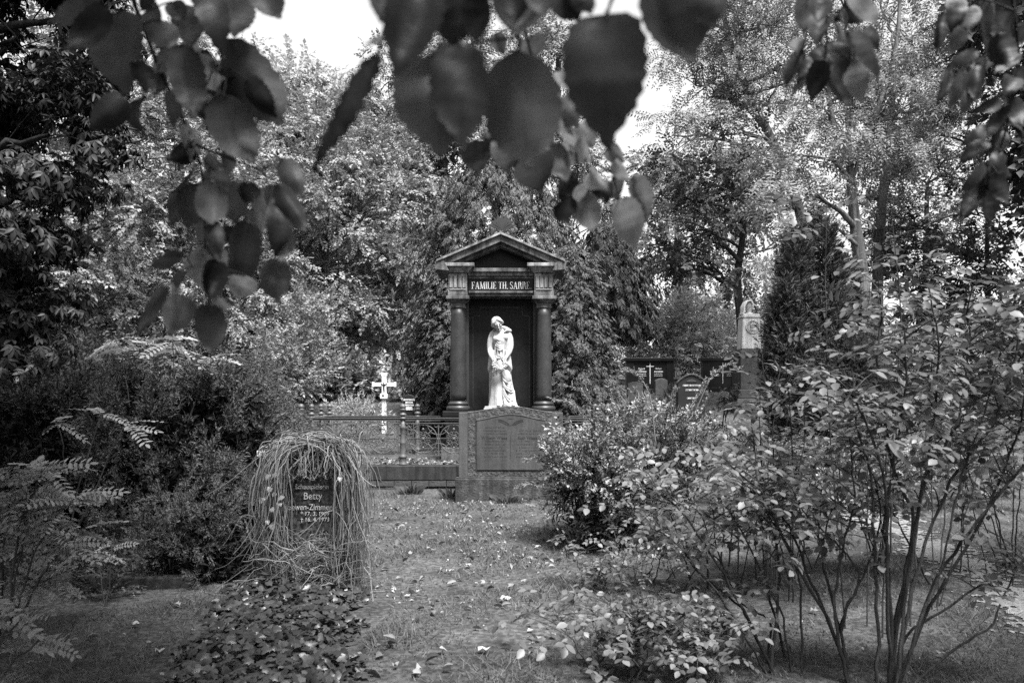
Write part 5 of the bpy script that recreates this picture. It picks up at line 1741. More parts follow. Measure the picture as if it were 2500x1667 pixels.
rs = np.random.default_rng(55)
ROSE = [tri_mesh('leaf', *pinnate(rs, 5 if i % 2 else 7, oval(.66, .06, .12), ll=.46, droop=.3), M['rose_leaf']) for i in range(5)]
PINN = [tri_mesh('leaf', *pinnate(rs, 17, oval(.5, .03, .1), ll=.2, droop=.32), M['sapling']) for i in range(4)]

def cane_bush(name, label, cat, canes, leaf_mesh, leaf_size, n_leaf, seed, lo=.4, cane_r=.008, mat='cane', group=None, droop=.25, cane_name='cane', twig=True):
    """canes: polylines in the place; leaves sit on the upper part of the canes and on side twigs"""
    rng = np.random.default_rng(seed)
    b = np.mean([c[0] for c in canes], 0)
    o = root(name, (b[0], b[1], GZ(b[0], b[1])), label, cat, group)
    pos, dr = [], []
    W = np.array([np.linalg.norm(np.diff(np.array(c), axis=0), axis=1).sum() for c in canes]); W = W / W.sum()
    for c, w_ in zip(canes, W):
        q = np.array(c, float)
        t = np.linspace(0, len(q) - 1, 5 * (len(q) - 1) + 1)
        q = np.stack([np.interp(t, np.arange(len(q)), q[:, k]) for k in range(3)], 1)
        for _ in range(2): q[1:-1] = (q[:-2] + 2 * q[1:-1] + q[2:]) / 4
        q[1:-1] += rng.normal(0, .004, (len(q) - 2, 3))
        tb = TB()
        r = cane_r * rng.uniform(.75, 1.25)
        tb.tube(q, np.linspace(r, r * .4, len(q)), 6)
        m = max(3, int(n_leaf * w_))
        L = len(q) - 1
        for j in range(m):
            u = lo + (1 - lo) * rng.uniform() ** .7
            i = min(L - 1, int(u * L))
            p = q[i] + (q[i + 1] - q[i]) * rng.uniform()
            az = rng.uniform(0, 2 * math.pi)
            d = np.array([math.cos(az), math.sin(az), rng.uniform(-.1, .55)])
            if twig and rng.uniform() < .6:
                e = p + d * rng.uniform(.04, .22) + np.array([0, 0, .03])
                tb.tube(bez(p, (p + e) / 2 + np.array([0, 0, .02]), e, 4), np.linspace(r * .38, r * .2, 4), 4)
                p = e
            pos.append(p); dr.append(d + np.array([0, 0, -droop]) + rng.normal(0, .2, 3))
        mobj(cane_name, tb.mesh('cane', M[mat], True), o)
    pos, dr = np.array(pos), np.array(dr)
    up = np.array([0, 0, 1.0]) + rng.normal(0, .35, dr.shape) + np.array([0, -.25, 0])
    leaf_objects(o, leaf_mesh, pos, frames(dr, up), leaf_size * rng.uniform(.65, 1.25, len(pos)), rng)
    return o

def zc(D, pts, sc=.5187, ox=1280, oy=960, rng=np.random.default_rng(77), sp=.12):
    dd = D + rng.uniform(-sp, sp)
    e = rng.uniform(-sp, sp) * 1.5
    out = [P(ox + x * sc, oy + y * sc, dd + e * i / len(pts)) for i, (x, y) in enumerate(pts)]
    if pts[0][1] > 1150: out[0][2] = -.03
    return out
c1 = [[(1720, 1400), (1730, 1000), (1690, 650), (1740, 300), (1800, 0), (1790, -300)], [(1740, 1400), (1790, 1000), (1830, 650), (1900, 350), (2050, 130), (2100, -150), (2090, -420)],
      [(1750, 1400), (1900, 950), (2050, 700), (2250, 450), (2400, 300), (2460, 100)], [(1750, 1400), (1790, 1130), (2000, 1000), (2210, 870), (2400, 750)],
      [(1660, 1400), (1665, 1000), (1640, 600), (1640, 400), (1560, 150), (1540, -120)], [(1780, 1400), (2000, 1220), (2220, 1080), (2270, 900), (2380, 740)],
      [(1760, 1400), (1850, 1090), (1960, 850), (2030, 500), (2100, 250), (2200, 0), (2260, -330)], [(1730, 1400), (1740, 1100), (1850, 600), (1720, 320), (1690, 100), (1660, -160), (1680, -480)],
      [(1740, 1400), (1900, 1000), (2140, 640), (2330, 200), (2370, -100)], [(1720, 1400), (1780, 900), (1870, 500), (1930, 100), (1960, -200), (1900, -520)], [(1740, 1400), (1820, 900), (2000, 400), (2240, 100), (2330, -250), (2300, -520)],
      [(1730, 1400), (1700, 900), (1720, 500), (1600, 100), (1480, -60)]]
cane_bush('rose_bush', 'tall open rose bush with long dark bare canes beside the gravel path', 'rose bush', [zc(3.45, c) for c in c1], ROSE, .105, 296, 501, lo=.52, cane_r=.0085)
c2 = [[(1530, 1400), (1500, 1250), (1450, 1100), (1310, 860), (1200, 640), (1100, 430), (1080, 250)], [(1530, 1400), (1480, 1080), (1600, 850), (1460, 690), (1330, 580), (1250, 430)], [(1530, 1400), (1460, 1060), (1480, 800), (1560, 500), (1540, 300)], [(1530, 1400), (1490, 1060), (1630, 800), (1680, 600), (1650, 400)],
      [(1530, 1400), (1400, 1000), (1280, 700), (1180, 520), (960, 330)], [(1530, 1400), (1460, 1000), (1380, 700), (1400, 450)]]
cane_bush('rose_bush', 'rose bush with a leaning forked cane next to the tall open one', 'rose bush', [zc(3.7, c) for c in c2], ROSE, .095, 110, 502, lo=.5, cane_r=.008)
c3 = [[(1140, 1400), (1165, 1050), (1020, 1000), (900, 720), (880, 500)], [(1180, 1400), (1090, 1150), (1030, 1010), (820, 850), (690, 650), (560, 530)], [(1260, 1400), (1220, 1050), (1120, 850), (1120, 600)], [(1310, 1400), (1310, 900), (1230, 700), (1130, 530), (1000, 400)], [(1160, 1400), (1190, 1000), (1200, 700), (1060, 450)],
      [(1180, 1400), (1000, 950), (840, 700), (700, 500), (600, 400)], [(1160, 1400), (960, 1000), (720, 700), (540, 600)], [(1240, 1400), (1150, 900), (1000, 600), (840, 380)]]
cane_bush('rose_bush', 'leafy rose bush with crossing canes over the lawn edge', 'rose bush', [zc(3.8, c) for c in c3], ROSE, .085, 200, 503, lo=.5, cane_r=.0075)
rr = np.random.default_rng(66)
def low_canes(xs_, D, y_top, n, spread, jit):
    out = []
    for i in range(n):
        x = rr.uniform(*xs_)
        dd = D + rr.uniform(-jit, jit)
        g = P(x, 985, dd); g[2] = GZ(g[0], g[1]) - .02
        tx = x + rr.normal(0, spread)
        e = P(tx, y_top + rr.uniform(-60, 110), dd + rr.normal(0, .15))
        m = (g + e) / 2 + np.array([rr.normal(0, .05), rr.normal(0, .05), .05])
        out.append([g, (g + m) / 2, m, (m + e) / 2 + rr.normal(0, .03, 3), e])
    return out
cane_bush('low_rose', 'low leafy rose bush at the foot of the crossing rose canes', 'rose bush', low_canes((1440, 1800), 3.6, 1480, 22, 110, .25), ROSE, .09, 296, 504, lo=.25, cane_r=.005)
cane_bush('low_rose', 'knee high rose shoots sprawling below the pale evergreen shrub', 'rose bush', low_canes((1420, 1650), 5.4, 1290, 14, 60, .25), ROSE, .08, 150, 505, lo=.2, cane_r=.005)
cane_bush('hedge_rose', 'glossy leaved rose bush next to the pale evergreen shrub', 'rose bush', low_canes((1640, 1900), 5.6, 1085, 11, 90, .4), ROSE, .125, 200, 506, lo=.3, cane_r=.006)
cane_bush('hedge_rose', 'glossy rose bush in front of the columnar yew', 'rose bush', low_canes((1880, 2150), 6.0, 990, 11, 90, .4), ROSE, .13, 220, 507, lo=.3, cane_r=.006)
cane_bush('hedge_rose', 'dense rose bush in front of the dark yew hedge', 'rose bush', low_canes((2150, 2520), 5.8, 900, 11, 110, .4), ROSE, .13, 220, 508, lo=.32, cane_r=.006)
cane_bush('hedge_rose', 'tall rose shoots reaching above the urn monument steps', 'rose bush', low_canes((1860, 1940), 5.0, 900, 5, 30, .2), ROSE, .13, 60, 509, lo=.5, cane_r=.006)

cane_bush('rose_bush', 'tall rose bush with broad pale leaves below the split stem tree', 'rose bush', low_canes((2170, 2520), 4.6, 660, 4, 120, .3), ROSE, .105, 210, 510, lo=.48, cane_r=.0055)
cane_bush('rose_bush', 'rose shoots with pale leaves in front of the furrowed robinia trunk', 'rose bush', low_canes((2060, 2200), 4.4, 560, 4, 50, .2), ROSE, .12, 70, 511, lo=.55, cane_r=.006)

def sapling(label, D, stems, n, size, seed, lo=.35, fill=None):
    canes = []
    for s in stems:
        c = [P(x, y, D + .06 * i) for i, (x, y) in enumerate(s)]
        c[0][2] = GZ(c[0][0], c[0][1]) - .02
        canes.append(c)
    return cane_bush('robinia_sapling', label, 'sapling', canes, PINN, size, n, seed, lo=lo, cane_r=.007, group='robinia saplings among the junipers', droop=.12, cane_name='stem', twig=False)
sapling('pale robinia sapling with spread pinnate leaves above the spreading juniper', 7.0, [[(330, 1300), (320, 1000), (300, 880), (290, 825)], [(400, 1300), (420, 1000), (425, 880), (420, 820)], [(360, 1300), (470, 1000), (500, 900), (510, 870)], [(340, 1300), (370, 1000), (380, 880), (370, 850)]], 46, .27, 601, lo=.66)
sapling('robinia sapling with drooping pinnate leaves against the dark juniper', 6.2, [[(150, 1400), (200, 1150), (240, 1030), (250, 1010)], [(150, 1400), (160, 1150), (150, 1050), (130, 1030)], [(150, 1400), (230, 1200), (290, 1060), (310, 1030)]], 17, .24, 602, lo=.78)
sapling('bushy robinia sapling with many leaves before the grave edging', 4.3, [[(20, 1500), (40, 1300), (90, 1180), (110, 1130)], [(20, 1500), (80, 1350), (150, 1250), (190, 1200)], [(0, 1500), (10, 1300), (30, 1200), (40, 1130)], [(30, 1500), (100, 1400), (160, 1330), (200, 1290)], [(10, 1500), (50, 1450), (100, 1420), (150, 1400)], [(10, 1500), (60, 1300), (60, 1230), (70, 1190)]], 150, .2, 603, lo=.25)
sapling('short robinia shoot with dark leaves at the grave edging', 5.0, [[(260, 1500), (270, 1360), (280, 1300)], [(260, 1500), (240, 1380), (220, 1340)]], 9, .17, 604, lo=.4)
sapling('low blurred robinia shoot in front of the bushy sapling', 3.2, [[(-60, 1700), (0, 1560), (60, 1500)], [(-60, 1700), (20, 1620), (110, 1560)], [(-80, 1700), (-30, 1500), (-10, 1420)]], 42, .19, 605, lo=.2)

# ivy over the grave bed in front of the granite headstone
def ivy_bed():
    rng = np.random.default_rng(71)
    o = root('ivy_bed', (-1.3, 4.4, 0), 'low bed of ivy growing before the granite headstone', 'ivy')
    n = 5200
    Y = rng.uniform(3.1, 5.35, n)
    t = (Y - 3.1) / 2.25
    xl, xr = -1.5 - .42 * t, -.62 - .38 * t
    u = rng.uniform(0, 1, n)
    X = xl + (xr - xl) * u + .05 * np.sin(Y * 9)
    edge = np.minimum(u, 1 - u)
    h = .11 * sstep(0, .25, edge) * (.7 + .3 * np.sin(X * 9) * np.sin(Y * 7)) + .03
    Z = ground_z(X, Y) + h * rng.uniform(.35, 1.1, n)
    keep = rng.uniform(0, 1, n) < .25 + .75 * sstep(0, .12, edge)
    pos = np.stack([X, Y, Z], 1)[keep]
    m = len(pos)
    az = rng.uniform(0, 2 * math.pi, m)
    d = np.stack([np.cos(az), np.sin(az) - .3, rng.uniform(-.7, .1, m)], 1)
    up = np.array([0, -.35, 1.0]) + rng.normal(0, .38, (m, 3))
    R = frames(d, up)
    sc = rng.uniform(.025, .058, m)
    big = np.argsort(-(sc / pos[:, 1]) * (pos[:, 2] > .06))[:280]
    leaf_objects(o, [tri_mesh('leaf', *ivy_leaf(), M['ivy_obj'])], pos[big], R[big], sc[big], rng)
    k = np.ones(m, bool); k[big] = False
    mobj('small_leaves', scatter([ivy_leaf()], pos[k], R[k], sc[k], rng).mesh('small_leaves', M['ivy']), o, 'stuff')
def obj_random(m):
    """tone from the object instead of the mesh island"""
    t = m.node_tree
    oi = t.nodes.new('ShaderNodeObjectInfo')
    mr = [n for n in t.nodes if n.type == 'MAP_RANGE'][0]
    t.links.new(oi.outputs['Random'], mr.inputs['Value'])
    return m
M['ivy_obj'] = obj_random(mat_leaf('ivy_obj', .055, .38, .12, .6, .5))
ivy_bed()

# ------------------------------------------------------------------ grass, litter and fallen leaves
def grass():
    rng = np.random.default_rng(81)
    n = 120000
    Y = 3.0 + (11.2 - 3.0) * rng.uniform(0, 1, n) ** 1.25
    X = rng.uniform(-.78, .80, n) * Y
    ok = ~path_in(X, Y)
    ok &= ~((X > -1.75) & (X < -.75) & (Y < 5.3) & (rng.uniform(0, 1, n) < .9))
    patch = np.sin(X * 2.1 + 1.3 * np.sin(Y * 1.7)) * np.sin(Y * 2.6 + X) + .6 * np.sin(X * 6.1 - Y * 4.7)
    ok &= rng.uniform(-1.7, 1.0, n) < patch + .5
    X, Y, patch = X[ok], Y[ok], patch[ok]
    n = len(X)
    Z = ground_z(X, Y)
    h = rng.uniform(.012, .048, n) * (1 + .55 * np.clip(patch, -1, 1))
    az = rng.uniform(0, 2 * math.pi, n)
    w = .0018 + .0004 * Y * rng.uniform(.6, 1.2, n)
    b = np.stack([X, Y, Z - .003], 1)
    s = np.stack([np.cos(az), np.sin(az), 0 * az], 1) * w[:, None]
    ln = rng.normal(0, .9, (n, 2)) * h[:, None]
    tip = b + np.stack([ln[:, 0], ln[:, 1], h], 1)
    V = np.stack([b - s, b + s, tip], 1).reshape(-1, 3)
    T = np.arange(3 * n).reshape(-1, 3)
    tag(mobj('grass', tri_mesh('grass', V, T, M['grass'])), 'short worn grass of the lawn between the graves', 'grass', kind='stuff')
grass()

def tuft(label, px, py, h, n, seed):
    rng = np.random.default_rng(seed)
    D = HC * F / (py - HY)
    c = P(px, py, D)
    a = rng.uniform(0, 2 * math.pi, n); r = rng.uniform(0, .16, n)
    b = np.stack([c[0] + r * np.cos(a), c[1] + r * np.sin(a) * .5, np.full(n, -.005)], 1)
    hh = h * rng.uniform(.4, 1.1, n)
    l = np.stack([np.cos(a), np.sin(a), 0 * a], 1) * (hh * rng.uniform(.2, 1.1, n))[:, None]
    s = np.stack([-np.sin(a), np.cos(a), 0 * a], 1) * .003
    V = np.stack([b - s, b + s, b + l * .4 + np.stack([0 * a, 0 * a, hh], 1) * .75, b + l + np.stack([0 * a, 0 * a, hh * .85], 1)], 1).reshape(-1, 3)
    k = np.arange(n)[:, None] * 4
    T = np.concatenate([k + np.array([[0, 1, 2]]), k + np.array([[1, 3, 2]])])
    tag(mobj('grass_tuft', tri_mesh('grass_tuft', V, T, M['grass'])), label, 'grass', 'grass tufts at the kerb')
tuft('tuft of long grass growing before the kerb of the iron fence', 1000, 1205, .16, 160, 91)
tuft('tuft of long grass at the left corner of the double headstone base', 1105, 1212, .14, 120, 92)
tuft('tuft of long grass in front of the double headstone base', 1240, 1228, .13, 120, 93)

def litter():
    rng = np.random.default_rng(83)
    def leaves(n, X, Y, dz, smin, smax, name, mat, label, tp):
        Z = ground_z(X, Y) + dz
        az = rng.uniform(0, 2 * math.pi, n)
        d = np.stack([np.cos(az), np.sin(az), rng.normal(0, .25, n)], 1)
        up = np.array([0, 0, 1.0]) + rng.normal(0, .35, (n, 3))
        tb = scatter(tp, np.stack([X, Y, Z], 1), frames(d, up), rng.uniform(smin, smax, n), rng)
        tag(mobj(name, tb.mesh(name, M[mat])), label, 'leaf litter', kind='stuff')
    tp = [diamond(.6, .15, .1), diamond(.45, .25, -.1), diamond(.7, .1, .2)]
    n = 7500
    Y = 3.2 + 7.4 * rng.uniform(0, 1, n) ** .8
    X = np.where(rng.uniform(0, 1, n) < .6, rng.normal(-.2, .9, n), rng.uniform(-.7, .75, n) * Y)
    drift = np.sin(X * 3.1 + 2 * np.sin(Y * 1.3)) * np.sin(Y * 2.2 + X * 1.1) + .5 * np.sin(X * 7 + Y * 5)
    k = rng.uniform(-.2, 2.2, n) < drift + .45 * (Y > 6.5)
    X, Y = X[k], Y[k]; n = len(X)
    leaves(n, X, Y, .012, .01, .045, 'leaf_litter', 'litter', 'pale leaf litter strewn over the lawn', tp)
    n = 1500
    leaves(n, rng.uniform(FX0 + .1, FX1 - .1, n), rng.uniform(FY0 + .12, FY1 - .05, n), .345, .03, .08, 'plot_litter', 'litter', 'pale leaf litter on the earth inside the iron fence', tp)
    # correct the height: the plot is level
    me = bpy.data.objects['plot_litter'].data
    co = np.empty(len(me.vertices) * 3, np.float32); me.vertices.foreach_get('co', co); co = co.reshape(-1, 3)
    co[:, 2] -= ground_z(co[:, 0], co[:, 1]) - .0; me.vertices.foreach_set('co', co.ravel()); me.update()
    n = 1400
    leaves(n, rng.uniform(-8, 9, n), rng.uniform(13.6, 20, n), .02, .04, .11, 'slope_litter', 'litter', 'leaf litter on the rising ground behind the fence', tp)
    n = 420
    Y = 3.4 + 7.0 * rng.uniform(0, 1, n) ** .75
    X = np.where(rng.uniform(0, 1, n) < .7, rng.normal(-.1, .85, n), rng.uniform(-.7, .75, n) * Y)
    leaves(n, X, Y, .016, .035, .075, 'curled_leaves', 'curled', 'curled dry leaves scattered between the lawn grasses', [oval(.5, .3, -.2), oval(.6, .22, .3), oval(.4, .35, .1)])
    # single large fallen leaves
    def maple(rng):
        V, T = [(0.0, 0, .02)], []
        pts = []
        for i in range(9):
            a = math.radians(-150 + 300 * i / 8)
            r = (.55 if i % 2 == 0 else .36) * rng.uniform(.55, 1.2)
            pts.append((.1 + r * math.cos(a), r * math.sin(a) * .75, rng.uniform(-.02, .3)))
        V += pts
        T = [(0, i, i + 1) for i in range(1, 9)] + [(0, 9, 1)]
        return A(V, T)
    ms = [tri_mesh('fallen_leaf', *maple(rng), M['fallen']) for _ in range(5)]
    spots = [(985, 1285), (978, 1292), (1000, 1290), (1180, 1428), (1160, 1430), (1205, 1432), (1130, 1490), (1225, 1478), (1235, 1476), (1315, 1335), (1090, 1262), (1190, 1265), (1075, 1610), (1180, 1604), (1300, 1585), (1305, 1570), (1020, 1660), (970, 1646), (1350, 1560), (1100, 1400), (1025, 1455), (1250, 1440), (1280, 1425),
             (880, 1625), (1050, 1352), (1145, 1385), (1000, 1365), (1230, 1330), (940, 1240), (1130, 1238), (1280, 1255), (1095, 1290), (1340, 1420), (365, 1575), (330, 1530), (430, 1485), (470, 1545), (395, 1590), (300, 1555), (1770, 1430), (1990, 1500), (2010, 1440), (1895, 1585), (2300, 1600)]
    for x, y in spots:
        D = HC * F / (y - HY)
        p = P(x, y, D); p[2] = GZ(p[0], p[1]) + .022
        lf = bpy.data.objects.new('fallen_leaf', ms[int(rng.integers(5))])
        COL.objects.link(lf)
        d = rng.normal(0, 1, 3); d[2] *= .15
        R = frames(d[None], np.array([[rng.normal(0, .25), rng.normal(0, .25), 1]]))[0]
        lf.matrix_basis = Matrix.Translation(Vector(p)) @ Matrix(R.tolist()).to_4x4() @ Matrix.Scale(rng.uniform(.04, .075), 4)
        tag(lf, 'large pale dry leaf lying on the grass', 'leaf', 'large dry leaves lying on the grass')
M['curled'] = mat_leaf('curled', .17, .8, .15, .7, .1)
M['fallen'] = obj_random(mat_leaf('fallen', .3, .7, .15, .35, .2))
litter()

def daisies():
    for i, (x, y) in enumerate(((694, 971), (699, 979), (722, 1047), (707, 958))):
        D = 10.6
        p = P(x, y, D)
        o = root('daisy', (p[0], D, 0), 'white daisy on a thin stem beside the iron fence corner post', 'flower', 'daisies beside the fence corner')
        MB().tube([(p[0] + .03, D + .02, 0), (p[0] + .01, D + .01, p[2] * .6), (p[0], D, p[2])], .003, 5).build('stem', M['cane'], o)
        pe = MB()
        for k in range(10):
            a = 2 * math.pi * k / 10
            c, s = math.cos(a), math.sin(a)
            pe.add([(p[0] + .008 * c, D - .012, p[2] + .008 * s), (p[0] + .022 * c - .006 * s, D - .016, p[2] + .022 * s + .006 * c), (p[0] + .034 * c, D - .012, p[2] + .034 * s), (p[0] + .022 * c + .006 * s, D - .016, p[2] + .022 * s - .006 * c)], [(0, 1, 2, 3)])
        pe.build('petals', M['white_paint'], o)
        MB().ball((p[0], D - .018, p[2]), .01, 8, 5).build('disc', M['wood'], o)
daisies()

# ------------------------------------------------------------------ branches hanging in front of the camera, and the tree they belong to
def hanging_branch(label, D, sc, ox, oy, stems, leaves, seed, djit=.06, extra=0, extra_len=170, tilt=.55):
    """stems and leaves in zoomed pixels; a leaf is (base x, base y, tip x, tip y, width, tone[, distance])"""
    rng = np.random.default_rng(seed)
    W = lambda x, y, d: P(ox + x * sc, oy + y * sc, d)
    b = W(stems[0][1][0][0], stems[0][1][0][1], D)
    o = root('hanging_branch', b, label, 'branch', 'leafy branches hanging from the overhead linden')
    for r, pts in stems:
        q = np.array([W(x, y, D + .02 * i) for i, (x, y) in enumerate(pts)])
        t = np.linspace(0, len(q) - 1, 5 * (len(q) - 1) + 1)
        q = np.stack([np.interp(t, np.arange(len(q)), q[:, k]) for k in range(3)], 1)
        for _ in range(2): q[1:-1] = (q[:-2] + 2 * q[1:-1] + q[2:]) / 4
        tb = TB(); tb.tube(q, r * np.linspace(1, .5, len(q)), 7)
        mobj('stem', tb.mesh('stem', M['bark_dark'], True), o)
    stem_px = np.array([p for _, pts in stems for a, b2 in zip(pts[:-1], pts[1:]) for p in np.linspace(a, b2, 8)])
    leaves = list(leaves)
    for _ in range(extra):        # leaves further back on the same twigs
        c = stem_px[rng.integers(len(stem_px) // 8, len(stem_px))]
        a = rng.normal(1.57, .5)
        L = extra_len * rng.uniform(.6, 1.2)
        x0, y0 = c + rng.normal(0, 28, 2)
        leaves.append((x0, y0, x0 + L * math.cos(a), y0 + L * math.sin(a), L * rng.uniform(.55, .8), int(rng.choice([0, 0, 1, 2])), D + rng.uniform(.06, .22)))
    for lf in leaves:
        x0, y0, x1, y1, w, tone = lf[:6]
        x0, y0, x1, y1 = x0 - .05 * (x1 - x0), y0 - .05 * (y1 - y0), x1 + .03 * (x1 - x0), y1 + .03 * (y1 - y0)
        d0 = (lf[6] if len(lf) > 6 else D) + rng.uniform(-djit, djit)
        a, e = W(x0, y0, d0), W(x1, y1, d0 + rng.uniform(-.02, .02))
        L = np.linalg.norm(e - a)
        wd = w / max(40, math.hypot(x1 - x0, y1 - y0))
        m = ovate_leaf(rng, min(wd * 1.1, 1.2), rng.uniform(-.2, .2), rng.uniform(-.15, .45), .014)
        me = tri_mesh('leaf', m[0], m[1], M[('linden', 'linden_shaded', 'linden_lit')[tone]], True)
        ob = bpy.data.objects.new('leaf', me); put(ob, o)
        R = frames((e - a)[None], np.array([[rng.normal(0, tilt), -1 if rng.uniform() < .5 else 1, rng.normal(.1, tilt * .8)]]))[0]
        ob.matrix_basis = Matrix.Translation(Vector(a)) @ Matrix(R.tolist()).to_4x4() @ Matrix.Scale(float(L), 4)
        # leaf stalk to the nearest piece of stem
        i = np.argmin(np.hypot(stem_px[:, 0] - x0, stem_px[:, 1] - y0))
        if np.hypot(*(stem_px[i] - (x0, y0))) * sc < 90:
            s = W(stem_px[i][0], stem_px[i][1], D)
            tb = TB(); tb.tube(bez(s, (s + a) / 2 + np.array([0, 0, .006]), a, 5), .0011, 5)
            mobj('leaf_stalk', tb.mesh('leaf_stalk', M['bark_dark'], True), o)
    return o

L1 = [(640, -60, 345, 155, 200, 0), (720, 60, 445, 340, 190, 1), (800, 110, 860, 640, 400, 0), (850, 680, 620, 890, 190, 1), (1010, 680, 1000, 930, 190, 1), (1130, 640, 1190, 880, 170, 0), (1000, -80, 1020, 70, 200, 1), (1330, 60, 1300, 330, 230, 0),
      (1400, -40, 1530, 400, 180, 1), (1600, -60, 1600, 250, 260, 0), (1780, -60, 1915, 125, 180, 0), (1560, 290, 1920, 850, 300, 0), (1690, 560, 1890, 800, 180, 1), (1250, 330, 1330, 800, 220, 0), (1400, 640, 1440, 920, 180, 1), (1540, 680, 1740, 1110, 330, 0),
      (1350, 400, 1470, 620, 160, 2), (1560, 540, 1640, 700, 160, 1), (1040, 60, 1130, 260, 150, 0), (900, 430, 1000, 640, 150, 1), (1090, 150, 1150, 330, 150, 0), (1180, 20, 1250, 150, 150, 0), (1450, 440, 1690, 560, 150, 1)]
z2 = lambda x, y: ((300 + x * .3316) / .357, (360 + y * .3316) / .357)
for bx, by, tx, ty, w_, tn in ((500, 170, 310, 360, 150, 0), (470, 310, 350, 580, 140, 0), (560, 290, 480, 590, 230, 0), (650, 250, 650, 560, 200, 0), (760, 260, 830, 560, 240, 0), (1180, 100, 1330, 380, 150, 0), (1150, 280, 1350, 620, 160, 0), (1140, 430, 1120, 810, 170, 1),
                               (1180, 560, 1160, 830, 130, 2), (800, 580, 790, 720, 200, 0), (900, 560, 830, 1060, 260, 1), (900, 950, 840, 1110, 200, 2), (690, 850, 640, 1130, 170, 1), (1090, 830, 1150, 1140, 210, 0), (420, 780, 190, 890, 110, 0), (580, 740, 420, 900, 100, 2), (470, 940, 400, 1090, 150, 1),
                               (310, 1040, 110, 1390, 100, 0), (470, 1110, 340, 1370, 210, 0), (620, 1170, 640, 1510, 220, 0), (690, 1110, 750, 1200, 120, 2), (390, 990, 350, 1120, 80, 2), (880, 560, 960, 960, 90, 2), (700, 170, 760, 330, 140, 2), (900, 260, 960, 400, 140, 1), (660, 560, 720, 820, 120, 0), (960, 460, 1010, 640, 130, 2)):
    a, b = z2(bx, by), z2(tx, ty)
    L1.append((a[0], a[1], b[0], b[1], w_ * .3316 / .357, tn))
S1 = [(.0042, [(850, -400), (900, -50), (930, 60), (1010, 260), (1090, 480), (1200, 700), (1280, 880), (1350, 1000), (1360, 1130)]), (.0024, [(1340, 990), (1430, 1030), (1640, 1110), (1800, 1170), (1850, 1290), (1880, 1400)]), (.002, [(1060, 330), (1180, 320), (1340, 370), (1480, 440), (1560, 470)]),
      (.0018, [z2(600, 100), z2(720, 210), z2(860, 340), z2(870, 460), z2(960, 600), z2(1010, 700), z2(1100, 820)]), (.002, [z2(570, 100), z2(590, 300), z2(600, 510), z2(605, 700), z2(590, 830), z2(480, 910)]), (.0018, [z2(600, 700), z2(700, 860), z2(640, 1150)])]
hanging_branch('long leafy branch with a dark bare stem hanging before the dense maple', 1.15, .357, 0, 0, S1, L1, 701, extra=26, extra_len=230)
L2 = [(640, -40, 500, 420, 260, 1), (470, 190, 340, 240, 40, 1), (480, -60, 420, 120, 160, 0), (400, 330, 60, 930, 130, 1), (700, 320, 740, 850, 420, 0), (850, 250, 860, 800, 300, 1), (1150, 300, 1220, 900, 400, 0), (820, -50, 830, 270, 280, 0), (940, -20, 930, 235, 170, 1),
      (1150, -120, 1150, 130, 260, 1), (1170, 0, 1150, 190, 240, 0), (1380, -80, 1490, 110, 240, 1), (1500, -60, 1560, 80, 130, 1), (1640, 110, 1650, 800, 430, 0), (1950, -120, 2110, 330, 430, 0), (2160, -80, 2230, 150, 200, 0), (720, -100, 690, 120, 220, 1), (1290, -100, 1310, 90, 160, 0)]
S2 = [(.004, [(1100, -500), (1140, -150), (1165, 50), (1168, 200), (1172, 300)]), (.003, [(1140, -150), (900, -90), (700, -80), (520, -40), (430, 180), (400, 330)]), (.003, [(1140, -150), (1400, -100), (1700, -60), (1950, -140), (2160, -100)]), (.002, [(1700, -60), (1660, 30), (1640, 115)]), (.002, [(1168, 200), (1000, 220), (850, 250)]), (.0018, [(900, -60), (760, 200), (700, 325)])]
hanging_branch('branch of very large dark leaves hanging high above the temple tomb', .72, .4507, 740, 0, S2, L2, 702, .03, tilt=.25)
L2b = [(930, 770, 950, 940, 160, 0), (1070, 760, 1110, 940, 130, 0), (1160, 800, 1180, 930, 110, 0), (1260, 850, 1290, 1040, 200, 0), (1390, 780, 1420, 980, 160, 0), (1400, 640, 1470, 790, 130, 2), (1490, 680, 1570, 800, 130, 2), (1390, 540, 1490, 690, 130, 0), (1390, 390, 1440, 490, 90, 2), (1450, 960, 1420, 1130, 110, 1),
       (1410, 1090, 1430, 1205, 110, 1), (1540, 1050, 1560, 1250, 130, 2), (1640, 980, 1640, 1110, 70, 1), (1560, 930, 1650, 1020, 90, 2), (1690, 980, 1700, 1085, 95, 0), (1660, 800, 1740, 880, 90, 2), (1690, 870, 1770, 980, 80, 2), (1790, 960, 1860, 1200, 120, 2), (1720, 1090, 1790, 1350, 190, 2), (1040, 190, 1090, 300, 90, 0), (1240, 200, 1250, 320, 120, 0), (1000, 720, 1030, 860, 100, 1), (1500, 1000, 1490, 1090, 80, 2), (1240, 880, 1260, 970, 80, 1), (1500, 760, 1560, 880, 110, 2)]
S2b = [(.003, [(1160, -400), (1180, 100), (1300, 500), (1380, 750), (1530, 860), (1680, 940), (1800, 980), (1830, 1040)]), (.0018, [(1480, 830), (1490, 970), (1470, 1060)]), (.0016, [(1530, 860), (1560, 1040)]), (.0016, [(1680, 940), (1710, 1090)]), (.0016, [(1200, 300), (1080, 600), (1030, 760), (1100, 800)]), (.0016, [(1320, 560), (1280, 850)])]
hanging_branch('small leaved branch tip with lighter leaves beside the white sky gap', 1.2, .4507, 740, 0, S2b, L2b, 703, .05, extra=10, extra_len=120)
